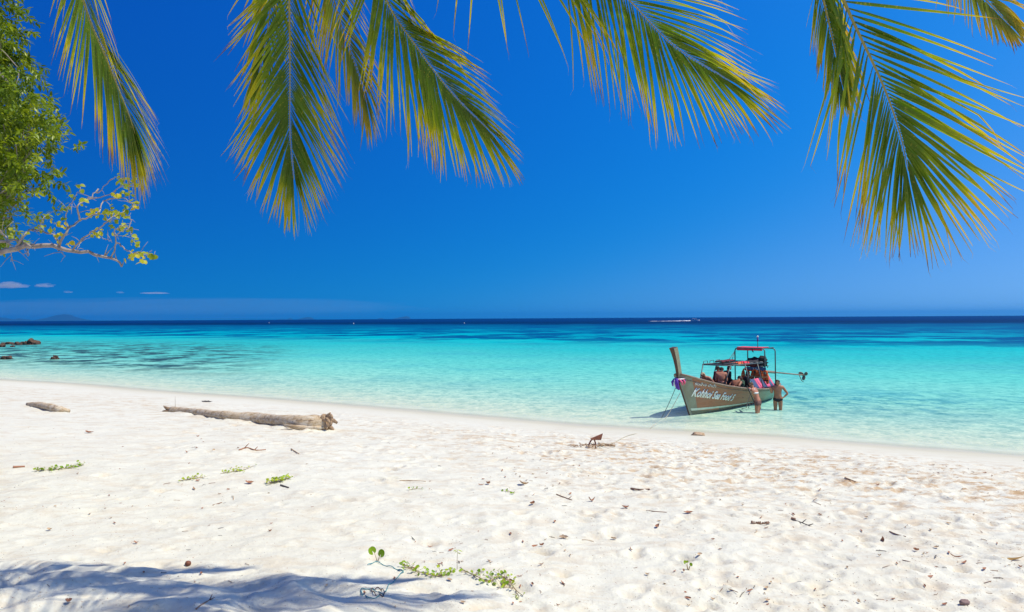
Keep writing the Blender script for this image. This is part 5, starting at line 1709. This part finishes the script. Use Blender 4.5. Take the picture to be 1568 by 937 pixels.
place_stick([(430, 744), (442, 748)], 'short dark stick beside the yellow-green creeper clump', .016, .012, GREYT)
place_stick([(20, 717), (38, 716)], 'thick brown stick at the left edge before the creeper streak', .022, .014, LITTER)
place_stick([(300, 934), (312, 926), (325, 918)], 'brown forked twig standing out of the shaded ripples', .008, .005, TWIG, ((11, .0, .05, .03), (11, .04, .01, .02)))
place_stick([(326, 775), (340, 770)], 'thin slanting stick on the left of the open sand', .008, .005)
place_stick([(446, 690), (458, 697)], 'thin slanting brown stick behind the yellow-green creeper', .014, .008, LITTERT)
place_stick([(1294, 736), (1310, 739)], 'flat brown stick on the far right among footprints', .014, .010, LITTERT)
# serrated flower stalk
rs = random.Random(5); b = on_ground(1150, 803); mb = MB(); e_ = on_ground(1179, 803) - b
mb.tube([Vector((0, 0, .012)), e_ * .5 + Vector((0, 0, .004)), e_ + Vector((0, 0, .02))], [.007, .009, .006], 6)
for k in range(9):
    q = e_ * (k + .3 + .4 * rs.random()) / 9 + Vector((0, rs.uniform(-.012, .012), .012)); mb.ball(q + Vector((0, 0, .010)), (rs.uniform(.008, .018), .012, rs.uniform(.008, .022)), 7, 5)
o = mb.build('flower_stalk', TWIG); o.location = b; tag(o, 'brown serrated flower stalk lying on the sand like a small comb', 'twig')

def leaf_mesh(seed, L, W_, curl, m, name='dry_leaf'):
    rs = random.Random(seed); mb = MB(); vs = []; fs = []
    for i in range(9):
        u = i / 8; w = W_ * math.sin(PI * min(1, .08 + u * .92)) ** .8 * .5
        c_ = Vector((L * (u - .5), .08 * L * math.sin(u * 3 + seed), curl * L * (2 * u - 1) ** 2 * (1 if seed % 2 else .6)))
        for b in (-1, -.4, .3, 1):
            vs.append(c_ + Vector((0, b * w, abs(b) ** 1.5 * w * (.5 + .6 * rs.random()) + .004)))
    for i in range(8):
        for k in range(3): q = 4 * i + k; fs.append((q, q + 4, q + 5, q + 1))
    mb.add(vs, fs)
    return mb.mesh(name, m)
def place_leaf(px, py, label, L, W_, curl, m, yaw, seed, tilt=0, name='dry_leaf'):
    p = on_ground(px, py)
    o = link(name, leaf_mesh(seed, L, W_, curl, m, name), None, p + Vector((0, 0, .004)))
    n_ = ground_normal(p.x, p.y)
    o.rotation_euler = (Quaternion(Vector((0, 0, 1)).cross(n_).normalized() if n_.z < .999 else Vector((1, 0, 0)), math.acos(min(1, n_.z))) @ Quaternion((0, 0, 1), yaw) @ Quaternion((0, 1, 0), tilt)).to_euler()
    return tag(o, label, 'dry leaf')
place_leaf(1352, 830, 'curled brown leaf standing upright on its edge', .10, .05, .3, LITTER, .4, 3, -1.1)
place_leaf(1403, 845, 'small star-shaped brown scrap right of the upright leaf', .07, .06, .4, LITTER, 1.0, 5)
place_leaf(1465, 856, 'long reddish leaf curled like a boat near the right edge', .13, .035, .25, LITTER, -.15, 7)
place_leaf(1546, 858, 'long curved golden palm leaflet at the right edge', .30, .035, .14, GOLD, -.30, 9, 0, 'palm_leaflet')
place_leaf(864, 825, 'large pale crumpled leaf with a torn tip in mid foreground', .12, .06, .25, LITTERT, -.3, 2)
place_leaf(830, 837, 'round brown curled leaf just below the pale crumpled one', .07, .06, .4, LITTER, .5, 11)
place_leaf(1007, 809, 'dark brown folded leaf pointing up beside a forked scrap', .08, .045, .4, LITTER, .9, 13, -.3)
place_leaf(940, 827, 'pale tan leaf fragment lying flat before the folded dark leaf', .07, .05, .15, LITTERT, 0, 15)
place_leaf(1054, 787, 'broad brown bark scrap at the end of the reddish stick', .13, .05, .15, LITTER, -.1, 17)
place_leaf(958, 779, 'reddish leaf fragment left of the reddish stick', .11, .06, .3, LITTER, .2, 19)
place_leaf(802, 743, 'pale knobbly coral lump beside a dark scrap at mid beach', .16, .10, .3, LITTERT, 0, 21)
place_leaf(906, 768, 'brown twiggy leaf scrap with a raised tip in the centre', .13, .05, .5, LITTER, .5, 23)
place_leaf(748, 742, 'dark curled leaf lying left of the pale coral lump', .09, .07, .5, LITTER, 1.2, 25)
place_leaf(816, 773, 'small dark standing leaf below the two brown scraps', .08, .07, .5, LITTER, 1.3, 27)
place_leaf(137, 664, 'orange-red leaf lying between the two driftwood logs', .20, .09, .2, LITTER, 0, 29)
place_leaf(382, 742, 'brown leaf pair resting left of the yellow-green clump', .13, .07, .3, LITTER, .3, 31)
place_leaf(76, 813, 'lone small brown leaf far left on open sand', .06, .045, .4, LITTERT, .3, 33)
place_leaf(209, 833, 'reddish curled leaf on the sand just above the shade', .05, .03, .5, LITTER, .1, 35)
place_leaf(105, 926, 'pinkish-brown dry leaf in the shaded ripples at bottom left', .05, .05, .5, LITTER, .6, 37)
# round brown seed in the edge of the shade
b = on_ground(288, 868); mb = MB(); mb.ball((0, 0, .022), (.030, .030, .028), 16, 12, lump=.08, seed=2)
o = mb.build('round_seed', mat('brown_seed_husk', (.24, .08, .035), (.15, .055, .03), .6, 30)); o.location = b; tag(o, 'round reddish-brown seed at the edge of the palm shadow', 'seed')
b = on_ground(1477, 927); mb = MB(); mb.ball((0, 0, .02), (.045, .03, .03), 14, 10, lump=.3, seed=5)
o = mb.build('pebble', mat('mauve_stone', (.30, .19, .17), (.20, .13, .12), .7, 20)); o.location = b; tag(o, 'mauve-brown pebble near the bottom right corner', 'pebble')
b = on_ground(1069, 667); mb = MB(); mb.ball((0, 0, .03), (.22, .12, .06), 16, 8, lump=.6, seed=7)
o = mb.build('weed_clump', LITTERT); o.location = b; tag(o, 'little clump of brown weed on the wet sand below the boat', 'seaweed')
b = on_ground(316, 615.5); mb = MB(); mb.ball((0, 0, .02), (.20, .08, .035), 16, 8, lump=.9, seed=9)
o = mb.build('weed_clump', GREYT); o.location = b; tag(o, 'dark weed clump on the wet sand behind the long log', 'seaweed')

# loose scraps: countable ones are objects that share a few meshes
rs = random.Random(77)
LM = [leaf_mesh(40 + k, L_, W_, c_, m_) for k, (L_, W_, c_, m_) in enumerate(((.06, .028, .3, LITTER), (.05, .03, .4, LITTER), (.075, .022, .2, LITTER), (.055, .03, .25, LITTERT), (.085, .03, .3, LITTER), (.045, .028, .5, LITTERT)))]
TM = []
for k in range(5):
    mb = MB(); L_ = (.07, .10, .13, .06, .16)[k]
    pts = spline([(-L_ / 2, 0, .003), (-.1 * L_, .05 * L_ * (k - 2), .006), (L_ / 2, .06 * L_ * (2 - k), .004)], 8)
    mb.tube(pts, [.0032 + .001 * (k % 3)] * 8, 5)
    if k % 2: mb.tube([pts[4], pts[4] + Vector((.02, .02, .008))], .002, 4)
    TM.append(mb.mesh('twig', (TWIG, GREYT, TWIG, GREYT, LITTERT)[k]))
CL = [(rs.uniform(20, 1550), rs.random()) for _ in range(34)]
def scatter(name, meshes, n, label, cat, group, smin, smax):
    k = 0
    while k < n:
        px = rs.uniform(5, 1563); v = rs.random() ** .75
        if rs.random() < .55:
            c_ = rs.choice(CL); px = c_[0] + rs.gauss(0, 38); v = c_[1] + rs.gauss(0, .045)
            if not (5 < px < 1563 and 0 < v < 1): continue
        y0 = np.interp(px, (0, 600, 1568), (650, 672, 715)); py = y0 + (932 - y0) * v
        # thinner at the lower left, thicker to the right and centre
        if px < 600 and py > 780 and rs.random() < .72: continue
        if rs.random() < .25 * (1 - px / 1568): continue
        p = on_ground(px, py)
        d_ = math.hypot(p.x, p.y)
        o = link(name, rs.choice(meshes), None, p + Vector((0, 0, .003)))
        s_ = .88 * (smin + (smax * 1.25 - smin) * rs.random() ** 2.0) * (.55 + .045 * d_)
        o.scale = (s_, s_ * rs.uniform(.7, 1.2), s_)
        n_ = ground_normal(p.x, p.y)
        q = Vector((0, 0, 1)).rotation_difference(n_) @ Quaternion((0, 0, 1), rs.uniform(0, 2 * PI)) @ Quaternion((1, 0, 0), rs.gauss(0, .35))
        o.rotation_mode = 'XYZ'; o.rotation_euler = q.to_euler()
        tag(o, label, cat, group); k += 1
scatter('dry_leaf', LM, 250, 'small dry brown leaf scrap lying loose on the open white sand', 'dry leaf', 'dry leaf scraps strewn over the beach', .5, 1.15)
scatter('twig', TM, 110, 'short thin dry twig lying loose on the open white sand', 'twig', 'thin twigs strewn over the beach', .5, 1.2)
# fine crumbs of bark and shell, too many to count
mb = MB()
for _ in range(4200):
    px = rs.uniform(-30, 1600); v = rs.random() ** .8
    y0 = np.interp(px, (0, 600, 1568), (625, 650, 705)); py = y0 + (940 - y0) * v
    p = on_ground(px, py) if py < 936 else on_ground(px, 936)
    d_ = math.hypot(p.x, p.y); s_ = rs.uniform(.003, .009) * (.4 + .075 * d_)
    a = rs.uniform(0, 2 * PI); u = Vector((math.cos(a), math.sin(a), 0)) * s_; w = Vector((-math.sin(a), math.cos(a), 0)) * s_ * rs.uniform(.25, .6)
    h = Vector((0, 0, s_ * rs.uniform(.3, .8)))
    mb.add([p - u, p + w, p + u, p - w, p + h], [(0, 1, 4), (1, 2, 4), (2, 3, 4), (3, 0, 4)], rs.choice((0, 0, 1, 1, 2)))
o = mb.build('beach_litter', [LITTER, LITTERT, GREYT], None, False)
tag(o, 'fine brown crumbs of bark and leaf scattered all over the white sand', 'litter', None, 'stuff')
